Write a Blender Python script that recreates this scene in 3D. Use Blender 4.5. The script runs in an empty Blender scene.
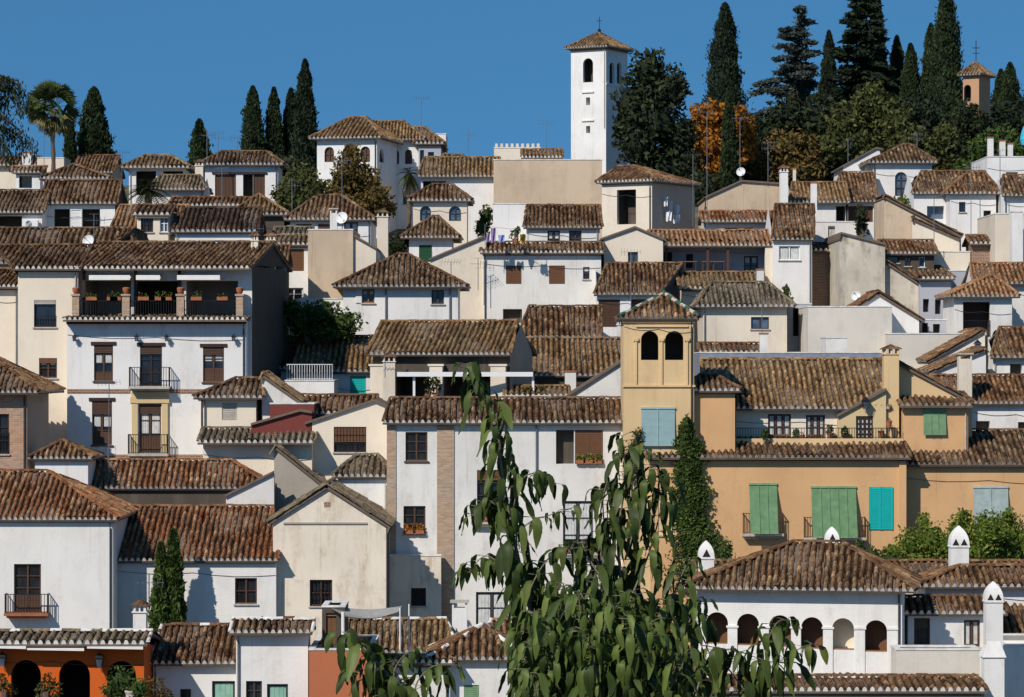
import bpy, math, random
import numpy as np
from mathutils import Vector
R = math.radians
random.seed(7); np.random.seed(7)
scene = bpy.context.scene
COL = scene.collection
F_PX, CX, HY = 3000.0, 512.0, 360.0

# ------------------------------------------------------------------ camera / light / sky
cam_d = bpy.data.cameras.new('camera'); cam = bpy.data.objects.new('camera', cam_d); COL.objects.link(cam)
cam.location = (0, 0, 0); cam.rotation_euler = (R(90), 0, 0)
cam_d.sensor_width = 36; cam_d.lens = F_PX/1024*36
cam_d.shift_y = (HY-348.5)/1024
cam_d.clip_start = 0.5; cam_d.clip_end = 9000
scene.camera = cam
SUN_AZ, SUN_EL = 37.0, 40.0       # degrees to the left of straight behind the camera, elevation
sd = Vector((-math.sin(R(SUN_AZ))*math.cos(R(SUN_EL)), -math.cos(R(SUN_AZ))*math.cos(R(SUN_EL)), math.sin(R(SUN_EL))))
sun_d = bpy.data.lights.new('sun', 'SUN'); sun = bpy.data.objects.new('sun', sun_d); COL.objects.link(sun)
sun_d.energy = 4.35; sun_d.angle = R(0.5); sun_d.color = (1.0, 0.925, 0.83)
sun.rotation_euler = sd.to_track_quat('Z', 'Y').to_euler()
world = bpy.data.worlds.new('World'); scene.world = world; world.use_nodes = True
wt = world.node_tree; wt.nodes.clear()
sky = wt.nodes.new('ShaderNodeTexSky'); sky.sky_type = 'NISHITA'; sky.sun_disc = False
sky.sun_elevation = R(SUN_EL); sky.sun_rotation = math.atan2(sd.x, sd.y)
sky.altitude = 600; sky.air_density = 1.0; sky.dust_density = 0.1; sky.ozone_density = 1.5
tc = wt.nodes.new('ShaderNodeTexCoord'); mp = wt.nodes.new('ShaderNodeMapping')
mp.inputs['Location'].default_value = (0, 0, 0.36)
nv = wt.nodes.new('ShaderNodeVectorMath'); nv.operation = 'NORMALIZE'
bg = wt.nodes.new('ShaderNodeBackground'); bg.inputs[1].default_value = 0.079
wo = wt.nodes.new('ShaderNodeOutputWorld')
wt.links.new(tc.outputs['Generated'], mp.inputs[0]); wt.links.new(mp.outputs[0], nv.inputs[0])
wt.links.new(nv.outputs[0], sky.inputs[0]); tint = wt.nodes.new('ShaderNodeMix'); tint.data_type = 'RGBA'; tint.blend_type = 'MULTIPLY'; tint.inputs[0].default_value = 1
tint.inputs[7].default_value = (.66, 1.38, 1.62, 1); wt.links.new(sky.outputs[0], tint.inputs[6]); wt.links.new(tint.outputs[2], bg.inputs[0]); wt.links.new(bg.outputs[0], wo.inputs[0])
scene.view_settings.view_transform = 'Standard'; scene.view_settings.look = 'None'
scene.view_settings.gamma = 1; scene.view_settings.use_curve_mapping = False
scene.view_settings.exposure = 0.0
scene.cycles.max_bounces = 5; scene.cycles.diffuse_bounces = 3

# ------------------------------------------------------------------ materials
def new_mat(name):
    m = bpy.data.materials.new(name); m.use_nodes = True
    nt = m.node_tree; b = nt.nodes['Principled BSDF']
    return m, nt, b
def N(nt, t, **kw):
    n = nt.nodes.new(t)
    for k, v in kw.items(): setattr(n, k, v)
    return n
def ramp(nt, stops, interp='LINEAR'):
    n = N(nt, 'ShaderNodeValToRGB'); cr = n.color_ramp; cr.interpolation = interp
    while len(cr.elements) < len(stops): cr.elements.new(0.5)
    for e, (p, c) in zip(cr.elements, stops):
        e.position = p; e.color = (c[0], c[1], c[2], 1) if not isinstance(c, (int, float)) else (c, c, c, 1)
    return n
def mixc(nt, a, b, fac, blend='MIX'):
    n = N(nt, 'ShaderNodeMix', data_type='RGBA', blend_type=blend)
    for sock, v in ((n.inputs[0], fac), (n.inputs[6], a), (n.inputs[7], b)):
        if hasattr(v, 'links'): nt.links.new(v, sock)
        elif isinstance(v, (int, float)): sock.default_value = v
        else: sock.default_value = (v[0], v[1], v[2], 1)
    return n.outputs[2]
def pos(nt, scale=(1, 1, 1)):
    g = N(nt, 'ShaderNodeNewGeometry'); mpn = N(nt, 'ShaderNodeMapping'); mpn.inputs['Scale'].default_value = scale
    nt.links.new(g.outputs['Position'], mpn.inputs[0]); return mpn.outputs[0]
def noise(nt, vec, scale, detail=4, rough=.55):
    n = N(nt, 'ShaderNodeTexNoise'); n.inputs['Scale'].default_value = scale
    n.inputs['Detail'].default_value = detail; n.inputs['Roughness'].default_value = rough
    nt.links.new(vec, n.inputs['Vector']); return n.outputs[0]
def bump(nt, b, h, strength, dist=.02):
    n = N(nt, 'ShaderNodeBump'); n.inputs['Strength'].default_value = strength; n.inputs['Distance'].default_value = dist
    nt.links.new(h, n.inputs['Height']); nt.links.new(n.outputs[0], b.inputs['Normal'])
M = {}
def plaster(key, col, stain=(.35, .27, .2), amt=.3, patch=.25, brick=False):
    m, nt, b = new_mat('plaster_'+key); M[key] = m
    p = pos(nt)
    big = noise(nt, p, .35, 5, .6); med = noise(nt, p, 1.7, 6, .65)
    streak = noise(nt, pos(nt, (1.2, 1.2, .22)), 1.1, 6, .7)
    c2 = tuple(x*(1-.42*patch) for x in col)
    r1 = ramp(nt, [(.38, 0.0), (.68, 1.0)]); nt.links.new(big, r1.inputs[0])
    c = mixc(nt, col, c2, r1.outputs[0])
    r2 = ramp(nt, [(.50, 0.0), (.80, 1.0)]); nt.links.new(streak, r2.inputs[0])
    r3 = ramp(nt, [(.4, 0.2), (.65, 1.0)]); nt.links.new(med, r3.inputs[0])
    mu = N(nt, 'ShaderNodeMath', operation='MULTIPLY'); nt.links.new(r2.outputs[0], mu.inputs[0]); nt.links.new(r3.outputs[0], mu.inputs[1])
    mu2 = N(nt, 'ShaderNodeMath', operation='MULTIPLY'); nt.links.new(mu.outputs[0], mu2.inputs[0]); mu2.inputs[1].default_value = amt
    c = mixc(nt, c, stain, mu2.outputs[0])
    pn = noise(nt, pos(nt, (1, 1, .7)), .9, 7, .72); r4 = ramp(nt, [(.57, 0.0), (.63, 1.0)]); nt.links.new(pn, r4.inputs[0])
    mu3 = N(nt, 'ShaderNodeMath', operation='MULTIPLY'); nt.links.new(r4.outputs[0], mu3.inputs[0]); mu3.inputs[1].default_value = min(.6, amt*.42)
    c = mixc(nt, c, tuple(.55*x+.3*y for x, y in zip(col, stain)), mu3.outputs[0])
    dr = noise(nt, pos(nt, (5.5, 5.5, .12)), 1.2, 4, .6); r5 = ramp(nt, [(.60, 0.0), (.74, 1.0)]); nt.links.new(dr, r5.inputs[0])
    mu4 = N(nt, 'ShaderNodeMath', operation='MULTIPLY'); nt.links.new(r5.outputs[0], mu4.inputs[0]); nt.links.new(r1.outputs[0], mu4.inputs[1])
    mu5 = N(nt, 'ShaderNodeMath', operation='MULTIPLY'); nt.links.new(mu4.outputs[0], mu5.inputs[0]); mu5.inputs[1].default_value = min(.8, amt*.9)
    c = mixc(nt, c, tuple(x*.8 for x in stain), mu5.outputs[0])
    nt.links.new(c, b.inputs['Base Color']); b.inputs['Roughness'].default_value = .92
    b.inputs['Specular IOR Level'].default_value = .2
    fine = noise(nt, p, 9, 5, .7)
    if brick:
        g = N(nt, 'ShaderNodeNewGeometry'); sx = N(nt, 'ShaderNodeSeparateXYZ'); cb = N(nt, 'ShaderNodeCombineXYZ')
        nt.links.new(g.outputs['Position'], sx.inputs[0]); ad = N(nt, 'ShaderNodeMath', operation='ADD')
        nt.links.new(sx.outputs[0], ad.inputs[0]); nt.links.new(sx.outputs[1], ad.inputs[1])
        nt.links.new(ad.outputs[0], cb.inputs[0]); nt.links.new(sx.outputs[2], cb.inputs[1])
        bt = N(nt, 'ShaderNodeTexBrick'); bt.inputs['Scale'].default_value = 1; bt.inputs['Mortar Size'].default_value = .012
        bt.inputs['Brick Width'].default_value = .3; bt.inputs['Row Height'].default_value = .095
        nt.links.new(cb.outputs[0], bt.inputs[0])
        if brick == 'bare':
            bt.inputs['Color1'].default_value = (*col, 1); bt.inputs['Color2'].default_value = (col[0]*.72, col[1]*.66, col[2]*.62, 1)
            bt.inputs['Mortar'].default_value = (.42, .36, .29, 1)
            c = mixc(nt, bt.outputs[0], stain, mu2.outputs[0]); nt.links.new(c, b.inputs['Base Color'])
        inv = N(nt, 'ShaderNodeMath', operation='MULTIPLY_ADD'); inv.inputs[1].default_value = -1.2
        nt.links.new(bt.outputs[1], inv.inputs[0]); nt.links.new(fine, inv.inputs[2])
        bump(nt, b, inv.outputs[0], .7 if brick == 'bare' else .3, .02)
    else: bump(nt, b, fine, .35, .03)
    return m
plaster('white', (.79, .77, .74), stain=(.40, .31, .22), amt=.65, patch=.26)
plaster('white2', (.75, .725, .68), amt=.75, patch=.36)
plaster('whitebrick', (.78, .755, .715), amt=.5, patch=.28, brick=True)
plaster('cream', (.79, .69, .55), amt=.3, patch=.2)
plaster('cream2', (.74, .65, .53), amt=.5, patch=.35)
plaster('beige', (.62, .48, .34), stain=(.27, .2, .15), amt=1.0, patch=.5)
plaster('beigewhite', (.79, .70, .57), stain=(.36, .22, .11), amt=1.2, patch=.35)
plaster('stained', (.64, .57, .46), stain=(.10, .075, .055), amt=1.6, patch=.7)
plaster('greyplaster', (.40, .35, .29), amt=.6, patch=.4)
plaster('concrete', (.66, .61, .53), stain=(.3, .26, .22), amt=.5, patch=.35)
plaster('ochre', (.70, .50, .27), stain=(.42, .27, .15), amt=.7, patch=.28)
plaster('ochre2', (.66, .395, .195), stain=(.42, .26, .15), amt=.8, patch=.32); plaster('rose', (.52, .30, .17), amt=.5, patch=.4)
plaster('orange', (.60, .115, .018), stain=(.4, .1, .03), amt=.3, patch=.12)
plaster('terracotta', (.46, .15, .07), stain=(.3, .1, .05), amt=.3, patch=.2)
plaster('maroon', (.19, .05, .04), stain=(.12, .03, .02), amt=.3, patch=.3)
plaster('brick', (.52, .30, .19), amt=.3, brick='bare')
plaster('brickband', (.52, .36, .24), amt=.35, brick='bare')
plaster('brown_brick', (.30, .17, .11), amt=.3, brick='bare')
plaster('dim', (.085, .07, .055), amt=.3)  # near-black plaster: shade of sides, porches and rooms put into the colour
plaster('shadeblue', (.42, .43, .47), stain=(.3, .3, .3), amt=.3)  # for walls standing in shade: the bluish shade is put into the plaster colour
plaster('mould', (.64, .49, .27), stain=(.4, .27, .12), amt=.3)
def simple(key, col, rough=.6, metal=0, var=.25, spec=.3, grain=None):
    m, nt, b = new_mat(key); M[key] = m
    n = noise(nt, pos(nt, grain or (1, 1, 1)), 3.0, 5, .6)
    r = ramp(nt, [(.3, 1-var), (.7, 1.0+var*.3)]); nt.links.new(n, r.inputs[0])
    c = mixc(nt, col, r.outputs[0], 1.0, 'MULTIPLY')
    nt.links.new(c, b.inputs['Base Color']); b.inputs['Roughness'].default_value = rough; b.inputs['Metallic'].default_value = metal
    b.inputs['Specular IOR Level'].default_value = spec
    return m
simple('wood', (.095, .048, .028), .6, grain=(8, 8, 1)); simple('wooddark', (.045, .022, .014), .6, grain=(8, 8, 1))
simple('woodlight', (.24, .115, .05), .55, grain=(8, 8, 1)); simple('shutterbrown', (.17, .078, .036), .6, grain=(8, 8, 1))
simple('darkgrey', (.05, .05, .055), .6); simple('iron', (.02, .02, .022), .5, metal=.3)
simple('steel', (.35, .36, .37), .35, metal=.8); simple('zinc', (.2, .21, .23), .45, metal=.5)
simple('greenblind', (.19, .34, .17), .7); simple('greendoor', (.02, .09, .04), .5)
simple('greenpaint', (.20, .34, .18), .6)
simple('turquoise', (.01, .45, .42), .5, var=.1); simple('blueshutter', (.31, .45, .46), .6, var=.12)
simple('paleblind', (.42, .50, .48), .6); simple('whitepaint', (.78, .78, .76), .5, var=.08)
simple('canvas', (.8, .78, .74), .8, var=.1); simple('curtain', (.62, .62, .60), .9, var=.3)
simple('terrapot', (.38, .13, .06), .8); simple('mortar', (.74, .71, .66), .9, var=.35); simple('mortardark', (.36, .30, .24), .9, var=.45)
simple('soffit', (.16, .12, .09), .8); simple('stone', (.5, .45, .38), .9); simple('tablecloth', (.6, .58, .55), .9)
simple('greenglaze', (.04, .13, .085), .5, var=.5); simple('sail', (.36, .34, .31), .9); simple('parapetgrey', (.25, .27, .33), .8); simple('purple', (.30, .22, .42), .9); simple('yellowcloth', (.68, .42, .06), .9)
simple('bluecloth', (.25, .33, .62), .9); simple('whitecloth', (.75, .75, .78), .9); simple('umbrellablue', (.05, .45, .66), .8)
simple('greencurtain', (.25, .45, .36), .8); simple('dishwhite', (.72, .72, .70), .5, var=.08); simple('flower', (.5, .12, .04), .9)
simple('tileblue', (.25, .38, .55), .4); simple('bark', (.13, .095, .07), .95, grain=(6, 6, 1)); simple('youngbark', (.20, .17, .12), .85)
def glass(key, col, rough=.12):
    m, nt, b = new_mat(key); M[key] = m
    n = noise(nt, pos(nt), 1.5, 2); r = ramp(nt, [(.4, tuple(c*.5 for c in col)), (.6, col)]); nt.links.new(n, r.inputs[0])
    nt.links.new(r.outputs[0], b.inputs['Base Color']); b.inputs['Roughness'].default_value = rough; b.inputs['Specular IOR Level'].default_value = .6
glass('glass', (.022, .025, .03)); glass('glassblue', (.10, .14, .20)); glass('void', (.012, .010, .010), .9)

def tilemat(key, cols, moss=(.20, .17, .10), mossamt=.3):
    m, nt, b = new_mat('roof_tiles_'+key); M['t_'+key] = m
    at = N(nt, 'ShaderNodeAttribute'); at.attribute_name = 'tcol'
    sp = N(nt, 'ShaderNodeSeparateColor'); nt.links.new(at.outputs['Color'], sp.inputs[0])
    rp = ramp(nt, [(i/(len(cols)-1), c) for i, c in enumerate(cols)]); nt.links.new(sp.outputs[0], rp.inputs[0])
    p = pos(nt)
    n1 = noise(nt, p, 5.5, 6, .7); r1 = ramp(nt, [(.36, .42), (.58, 1.12)]); nt.links.new(n1, r1.inputs[0])
    c = mixc(nt, rp.outputs[0], r1.outputs[0], .85, 'MULTIPLY')
    n2 = noise(nt, p, .5, 5, .65); r2 = ramp(nt, [(.45, 0.0), (.72, 1.0)]); nt.links.new(n2, r2.inputs[0])
    mu = N(nt, 'ShaderNodeMath', operation='MULTIPLY'); nt.links.new(r2.outputs[0], mu.inputs[0]); mu.inputs[1].default_value = mossamt
    c = mixc(nt, c, moss, mu.outputs[0])
    n3 = noise(nt, p, 2.6, 4, .6); r3 = ramp(nt, [(.56, 1.0), (.70, .35)]); nt.links.new(n3, r3.inputs[0])
    c = mixc(nt, c, r3.outputs[0], .75, 'MULTIPLY')
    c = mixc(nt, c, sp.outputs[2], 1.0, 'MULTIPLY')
    oi = N(nt, 'ShaderNodeObjectInfo'); ro = ramp(nt, [(0, (.70, .69, .70)), (.3, (1.02, .90, .80)), (.65, (.88, .93, .97)), (1, (1.2, 1.12, 1.02))]); nt.links.new(oi.outputs['Random'], ro.inputs[0])
    c = mixc(nt, c, ro.outputs[0], 1.0, 'MULTIPLY')
    n5 = noise(nt, p, .9, 6, .75); r6 = ramp(nt, [(.5, 1.0), (.64, .45)]); nt.links.new(n5, r6.inputs[0]); c = mixc(nt, c, r6.outputs[0], .8, 'MULTIPLY')
    nt.links.new(c, b.inputs['Base Color']); b.inputs['Roughness'].default_value = .93; b.inputs['Specular IOR Level'].default_value = .15
    bump(nt, b, n1, .5, .02)
S = .76
def sc(cols, k=1): return [(c[0]*S*1.02, c[1]*S*.97, c[2]*S*.84) for c in cols]
tilemat('brown', sc([(.12, .065, .04), (.30, .175, .105), (.19, .10, .06), (.44, .30, .19), (.23, .135, .085), (.35, .19, .11)]), moss=(.17, .13, .08), mossamt=.22)
tilemat('red', sc([(.28, .11, .055), (.46, .22, .12), (.34, .14, .07), (.52, .34, .22), (.24, .12, .08), (.46, .19, .09)]), mossamt=.18)
tilemat('dark', sc([(.085, .05, .04), (.15, .085, .06), (.11, .06, .045), (.2, .13, .10), (.12, .07, .05)]), mossamt=.1)
tilemat('grey', sc([(.20, .16, .12), (.32, .26, .20), (.24, .19, .14), (.40, .34, .27), (.27, .20, .15)]), moss=(.22, .2, .13), mossamt=.35)
tilemat('orange', sc([(.42, .21, .11), (.55, .32, .19), (.46, .23, .12), (.6, .42, .29), (.36, .2, .12)]), mossamt=.1)
tilemat('ochreold', sc([(.22, .13, .07), (.44, .29, .16), (.32, .19, .10), (.52, .38, .24), (.22, .13, .08)]), moss=(.2, .14, .08), mossamt=.2)

def leafmat(key, a, bcol, trans=.15, rough=.75, spec=.2, c3=None):
    m, nt, b = new_mat('foliage_'+key); M['l_'+key] = m
    at = N(nt, 'ShaderNodeAttribute'); at.attribute_name = 'tcol'
    sp = N(nt, 'ShaderNodeSeparateColor'); nt.links.new(at.outputs['Color'], sp.inputs[0])
    stops = [(0, a), (.75, bcol), (1, c3 or bcol)]
    rp = ramp(nt, stops); nt.links.new(sp.outputs[0], rp.inputs[0])
    n2 = noise(nt, pos(nt), .8, 3); r2 = ramp(nt, [(.35, .7), (.65, 1.2)]); nt.links.new(n2, r2.inputs[0])
    c = mixc(nt, rp.outputs[0], r2.outputs[0], 1.0, 'MULTIPLY')
    nt.links.new(c, b.inputs['Base Color']); b.inputs['Roughness'].default_value = rough; b.inputs['Specular IOR Level'].default_value = spec
    if trans:
        tr = N(nt, 'ShaderNodeBsdfTranslucent'); nt.links.new(c, tr.inputs[0]); ms = N(nt, 'ShaderNodeMixShader'); ms.inputs[0].default_value = trans
        out = [n for n in nt.nodes if n.type == 'OUTPUT_MATERIAL'][0]
        nt.links.new(b.outputs[0], ms.inputs[1]); nt.links.new(tr.outputs[0], ms.inputs[2]); nt.links.new(ms.outputs[0], out.inputs[0])
leafmat('cypress', (.016, .030, .012), (.042, .062, .022))
leafmat('cypressdark', (.012, .022, .012), (.03, .045, .022))
leafmat('cedar', (.026, .038, .032), (.085, .10, .08))
leafmat('dark', (.014, .022, .010), (.045, .055, .02))
leafmat('olive', (.034, .044, .012), (.12, .125, .034), c3=(.16, .12, .035))
leafmat('autumn', (.16, .06, .010), (.50, .20, .02), trans=.22, c3=(.30, .24, .04))
leafmat('bright', (.08, .12, .015), (.24, .29, .05), trans=.3, c3=(.36, .36, .07))
leafmat('mid', (.03, .055, .012), (.09, .135, .028))
leafmat('brownish', (.06, .046, .014), (.20, .13, .035), c3=(.10, .11, .03))
leafmat('palm', (.035, .055, .016), (.12, .15, .045), c3=(.24, .19, .08))
leafmat('big', (.034, .054, .012), (.108, .148, .032), trans=.25, rough=.5, spec=.22, c3=(.15, .18, .045))

# ------------------------------------------------------------------ geometry helpers
def P(px, py, Y): return Vector(((px-CX)/F_PX*Y, Y, (HY-py)/F_PX*Y))
GK = [(-300, -4), (0, -4), (14, -5), (60, -11), (100, -17), (122, -16.8), (140, -15.5), (150, -12.5), (162, -7), (175, -1.5), (195, 4), (215, 8), (240, 12), (275, 16), (330, 19), (500, 18), (1000, -10), (6000, -300)]
def ground(Y):
    for (a, za), (b, zb) in zip(GK, GK[1:]):
        if Y <= b: return za+(zb-za)*max(0, (Y-a))/(b-a)
    return GK[-1][1]
def tag(o, label=None, cat=None, group=None, kind=None):
    if label: o['label'] = label
    if cat: o['category'] = cat
    if group: o['group'] = group
    if kind: o['kind'] = kind
    return o
def empty(name, loc):
    o = bpy.data.objects.new(name, None); COL.objects.link(o); o.location = loc; o.empty_display_size = .3
    return o
def rootof(o):
    while o.parent: o = o.parent
    return o
class MB:
    def __init__(s): s.v = []; s.f = []; s.mi = []; s.tc = []; s.has = False
    def face(s, pts, mi=0, tc=None):
        n = len(s.v); s.v.extend([tuple(p) for p in pts]); s.f.append(tuple(range(n, n+len(pts)))); s.mi.append(mi)
        s.tc.append(tc or (.5, .5, 1.0))
        if tc: s.has = True
    def hexa(s, p, mi=0, tc=None):   # 8 points: bottom 4 ccw, top 4
        n = len(s.v); s.v.extend([tuple(q) for q in p])
        for f in ((0, 3, 2, 1), (4, 5, 6, 7), (0, 1, 5, 4), (1, 2, 6, 5), (2, 3, 7, 6), (3, 0, 4, 7)):
            s.f.append(tuple(n+i for i in f)); s.mi.append(mi); s.tc.append(tc or (.5, .5, 1.0))
        if tc: s.has = True
    def box(s, a, b, mi=0):
        x0, y0, z0 = a; x1, y1, z1 = b
        s.hexa([(x0, y0, z0), (x1, y0, z0), (x1, y1, z0), (x0, y1, z0), (x0, y0, z1), (x1, y0, z1), (x1, y1, z1), (x0, y1, z1)], mi)
    def tube(s, pts, rads, n=6, mi=0, tc=None):
        base = len(s.v); k = len(pts)
        for i, p in enumerate(pts):
            p = Vector(p); d = (Vector(pts[min(i+1, k-1)])-Vector(pts[max(i-1, 0)]))
            d = d.normalized() if d.length > 1e-9 else Vector((0, 0, 1))
            a = d.orthogonal().normalized() if abs(d.z) < .99 else Vector((1, 0, 0)); a = (a-d*a.dot(d)).normalized(); b = d.cross(a)
            r = rads[i] if isinstance(rads, (list, tuple)) else rads
            for j in range(n):
                t = 2*math.pi*j/n; s.v.append(tuple(p+a*(r*math.cos(t))+b*(r*math.sin(t))))
        for i in range(k-1):
            for j in range(n):
                s.f.append((base+i*n+j, base+i*n+(j+1) % n, base+(i+1)*n+(j+1) % n, base+(i+1)*n+j)); s.mi.append(mi); s.tc.append(tc or (.5, .5, 1))
        s.f.append(tuple(base+j for j in range(n))[::-1]); s.mi.append(mi); s.tc.append(tc or (.5, .5, 1))
        s.f.append(tuple(base+(k-1)*n+j for j in range(n))); s.mi.append(mi); s.tc.append(tc or (.5, .5, 1))
    def arrays(s, V, Fq, TC, mi=0):
        n = len(s.v); s.v.extend(V.tolist()); s.f.extend((Fq+n).tolist()); s.mi.extend([mi]*len(Fq)); s.tc.extend(TC.tolist()); s.has = True
    def prism(s, poly, off, mi=0):
        a = [Vector(p) for p in poly]; b = [p+Vector(off) for p in a]
        s.face(a, mi); s.face(b[::-1], mi)
        for i in range(len(a)):
            j = (i+1) % len(a); s.face([a[j], a[i], b[i], b[j]], mi)
    def lathe(s, c, prof, n=12, mi=0):
        base = len(s.v)
        for r, z in prof:
            for j in range(n):
                t = 2*math.pi*j/n; s.v.append((c[0]+r*math.cos(t), c[1]+r*math.sin(t), c[2]+z))
        for i in range(len(prof)-1):
            for j in range(n):
                s.f.append((base+i*n+j, base+i*n+(j+1) % n, base+(i+1)*n+(j+1) % n, base+(i+1)*n+j)); s.mi.append(mi); s.tc.append((.5, .5, 1))
    def build(s, name, mats, parent=None, smooth=False):
        if not isinstance(mats, (list, tuple)): mats = [mats]
        org = Vector((0, 0, 0))
        if parent: org = rootof(parent).location.copy()
        me = bpy.data.meshes.new(name)
        v = np.array(s.v, dtype=float) - np.array(org)
        me.from_pydata(v.tolist(), [], s.f)
        for m in mats: me.materials.append(M[m] if isinstance(m, str) else m)
        if len(mats) > 1: me.polygons.foreach_set('material_index', s.mi)
        if s.has:
            at = me.attributes.new('tcol', 'FLOAT_COLOR', 'FACE')
            a = np.ones((len(s.f), 4)); a[:, :3] = np.array(s.tc); at.data.foreach_set('color', a.ravel())
        if smooth: me.polygons.foreach_set('use_smooth', [True]*len(s.f))
        me.update()
        o = bpy.data.objects.new(name, me); COL.objects.link(o)
        if parent: o.parent = parent
        return o
def single(name, mb, mat, loc, smooth=False):
    """a thing that is one mesh: origin at loc"""
    mb.v = [tuple(Vector(p)-Vector(loc)) for p in mb.v]
    o = mb.build(name, mat, None, smooth); o.location = loc; return o

TW, TL = .275, .42
XP = np.array([0, .10, .31, .52, .62, .81]); HP = np.array([0, .62, 1, .62, 0, -.3])
def tile_plane(mb, poly, slab=True, eave=None, amp=.105, wave=.03, mort='mortar', tw=TW):
    """poly[0]->poly[1] is the eave (low edge); corrugated barrel tiles run up the slope."""
    pts = [Vector(p) for p in poly]
    A, B = pts[0], pts[1]
    e = (B-A).normalized()
    ctr = sum(pts, Vector())/len(pts); t0 = ctr-A; g = (t0-e*t0.dot(e)).normalized(); n = e.cross(g)
    if n.z < 0: n = -n
    ST = np.array([((p-A).dot(e), (p-A).dot(g)) for p in pts])
    smin, smax = ST[:, 0].min(), ST[:, 0].max(); tmx = ST[:, 1].max(); tmn = ST[:, 1].min()
    tw = tw*random.uniform(.93, 1.13)
    nc = max(2, int(round((smax-smin)/tw))); w = (smax-smin)/nc; nr = max(1, int(math.ceil((tmx-tmn)/TL)))
    col = np.repeat(np.arange(nc), 6); s = smin+(col+np.tile(XP, nc))*w; s = np.append(s, smax); col = np.append(col, nc-1)
    hp = np.append(np.tile(HP, nc), 0)*amp*(w/.275)
    s = np.clip(s, smin+1e-4, smax-1e-4)
    lo = np.full(len(s), 1e9); hi = np.full(len(s), -1e9)
    K = len(ST)
    for i in range(K):
        a, b = ST[i], ST[(i+1) % K]
        if abs(a[0]-b[0]) < 1e-6: continue
        ok = (s >= min(a[0], b[0])-1e-6) & (s <= max(a[0], b[0])+1e-6)
        t = a[1]+(b[1]-a[1])*(s-a[0])/(b[0]-a[0])
        lo = np.where(ok, np.minimum(lo, t), lo); hi = np.where(ok, np.maximum(hi, t), hi)
    js = np.arange(nr); phase = np.random.rand(nc)*.25
    rows = []
    for j in js:
        rows.append((j, 0)); rows.append((j+1, 1))
    NR = len(rows); NS = len(s)
    base_t = np.array([r[0] for r in rows])*TL + tmn
    T = base_t[:, None] + np.where((np.array([r[0] for r in rows]) > 0)[:, None] & (np.array([r[0] for r in rows]) < nr)[:, None], phase[col][None, :]*TL, 0)
    T = np.clip(T, lo[None, :], hi[None, :])
    rj = np.random.RandomState(random.randint(0, 10**6))
    lat = rj.normal(0, .014, (nr, nc))+np.cumsum(rj.normal(0, .006, (nr, nc)), 0)+np.cumsum(rj.normal(0, .004, (nr, nc)), 1)*.35; hj = rj.normal(0, .013, (nr, nc)); ph = rj.rand(4)*6
    rid = np.repeat(js, 2); up = np.array([r[1] for r in rows])
    iscov = np.append(np.tile(np.array([1, 1, 1, 1, 1, 0]), nc), 0)
    Hh = hp[None, :] + (1-up)[:, None]*.032*iscov[None, :] + hj[rid][:, col]*iscov[None, :]
    Hh = Hh + wave*(np.sin(s*.9+ph[0])[None, :]*np.cos(T*1.1+ph[1])+.5*np.sin(s*2.3+ph[2]+T*.7))
    Hh = Hh*np.clip((hi-lo)/.3, .1, 1)[None, :]
    SS = s[None, :] + np.clip(lat[rid][:, col], -.09, .09)*((T > lo[None, :]+.01) & (s[None, :] > smin+.3) & (s[None, :] < smax-.3))
    An, en, gn, nn = map(np.array, (A, e, g, n))
    V = An + SS[..., None]*en + T[..., None]*gn + Hh[..., None]*nn
    idx = np.arange(NR*NS).reshape(NR, NS)
    q = np.stack([idx[:-1, :-1], idx[:-1, 1:], idx[1:, 1:], idx[1:, :-1]], -1)
    keep = ((T[1:, :-1]-T[:-1, :-1]) > 1e-4) | ((T[1:, 1:]-T[:-1, 1:]) > 1e-4)
    step = (np.arange(NR-1) % 2 == 1)[:, None] & ((T[:-1, :-1] < hi[:-1][None, :]-1e-3) & (T[:-1, :-1] > lo[:-1][None, :]+1e-3))
    keep = keep | step
    r1 = rj.rand(nr, nc); r2 = rj.rand(nr, nc)
    fld = np.sin(np.arange(nc)[None, :]*.37+ph[0]+np.arange(nr)[:, None]*.21)*np.cos(np.arange(nr)[:, None]*.55+ph[1]+np.arange(nc)[None, :]*.11)
    r1 = np.clip(r1*.62+.19+.3*fld, 0, 1); odd = rj.rand(nr, nc); r1 = np.where(odd < .035, 0.0, np.where(odd > .955, .6, r1)); r2 = np.where(odd > .955, 1.6, np.where(odd < .035, .05, r2))
    fr = np.minimum(rid[:-1]+(np.arange(NR-1) % 2), nr-1)
    cc = col[:-1]
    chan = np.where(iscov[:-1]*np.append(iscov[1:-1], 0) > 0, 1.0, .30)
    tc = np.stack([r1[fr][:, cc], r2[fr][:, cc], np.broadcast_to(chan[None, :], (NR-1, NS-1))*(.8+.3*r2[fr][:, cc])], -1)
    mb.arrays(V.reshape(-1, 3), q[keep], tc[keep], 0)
    if slab:
        bot = [p-n*.03 for p in pts]; mb.prism(bot, tuple(-n*.11), 1)
    if eave is not None:
        q0_ = A+g*.012-n*.06; q1_ = B+g*.012-n*.06; eave.face([q0_, q1_, q1_+n*.035, q0_+n*.035])
        for c in range(nc):
            sl = smin+c*w
            if sl+.62*w > ST[:2, 0].max()+.01 or sl < ST[:2, 0].min()-.01: continue
            o = -.012; base = A+e*sl; am = amp*(w/.275)+.03
            pr = [base+e*(x*w)+g*(o+abs(rj.normal(0, .004)))+n*(h*am) for x, h in ((0, -.35), (.62, -.35), (.62, 0), (.52, .6), (.31, .93), (.10, .6), (0, 0))]
            eave.face(pr)
            # short underside so the mortar plug has thickness
            eave.face([pr[0], pr[1], pr[1]+g*.1, pr[0]+g*.1])
    return n
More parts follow.
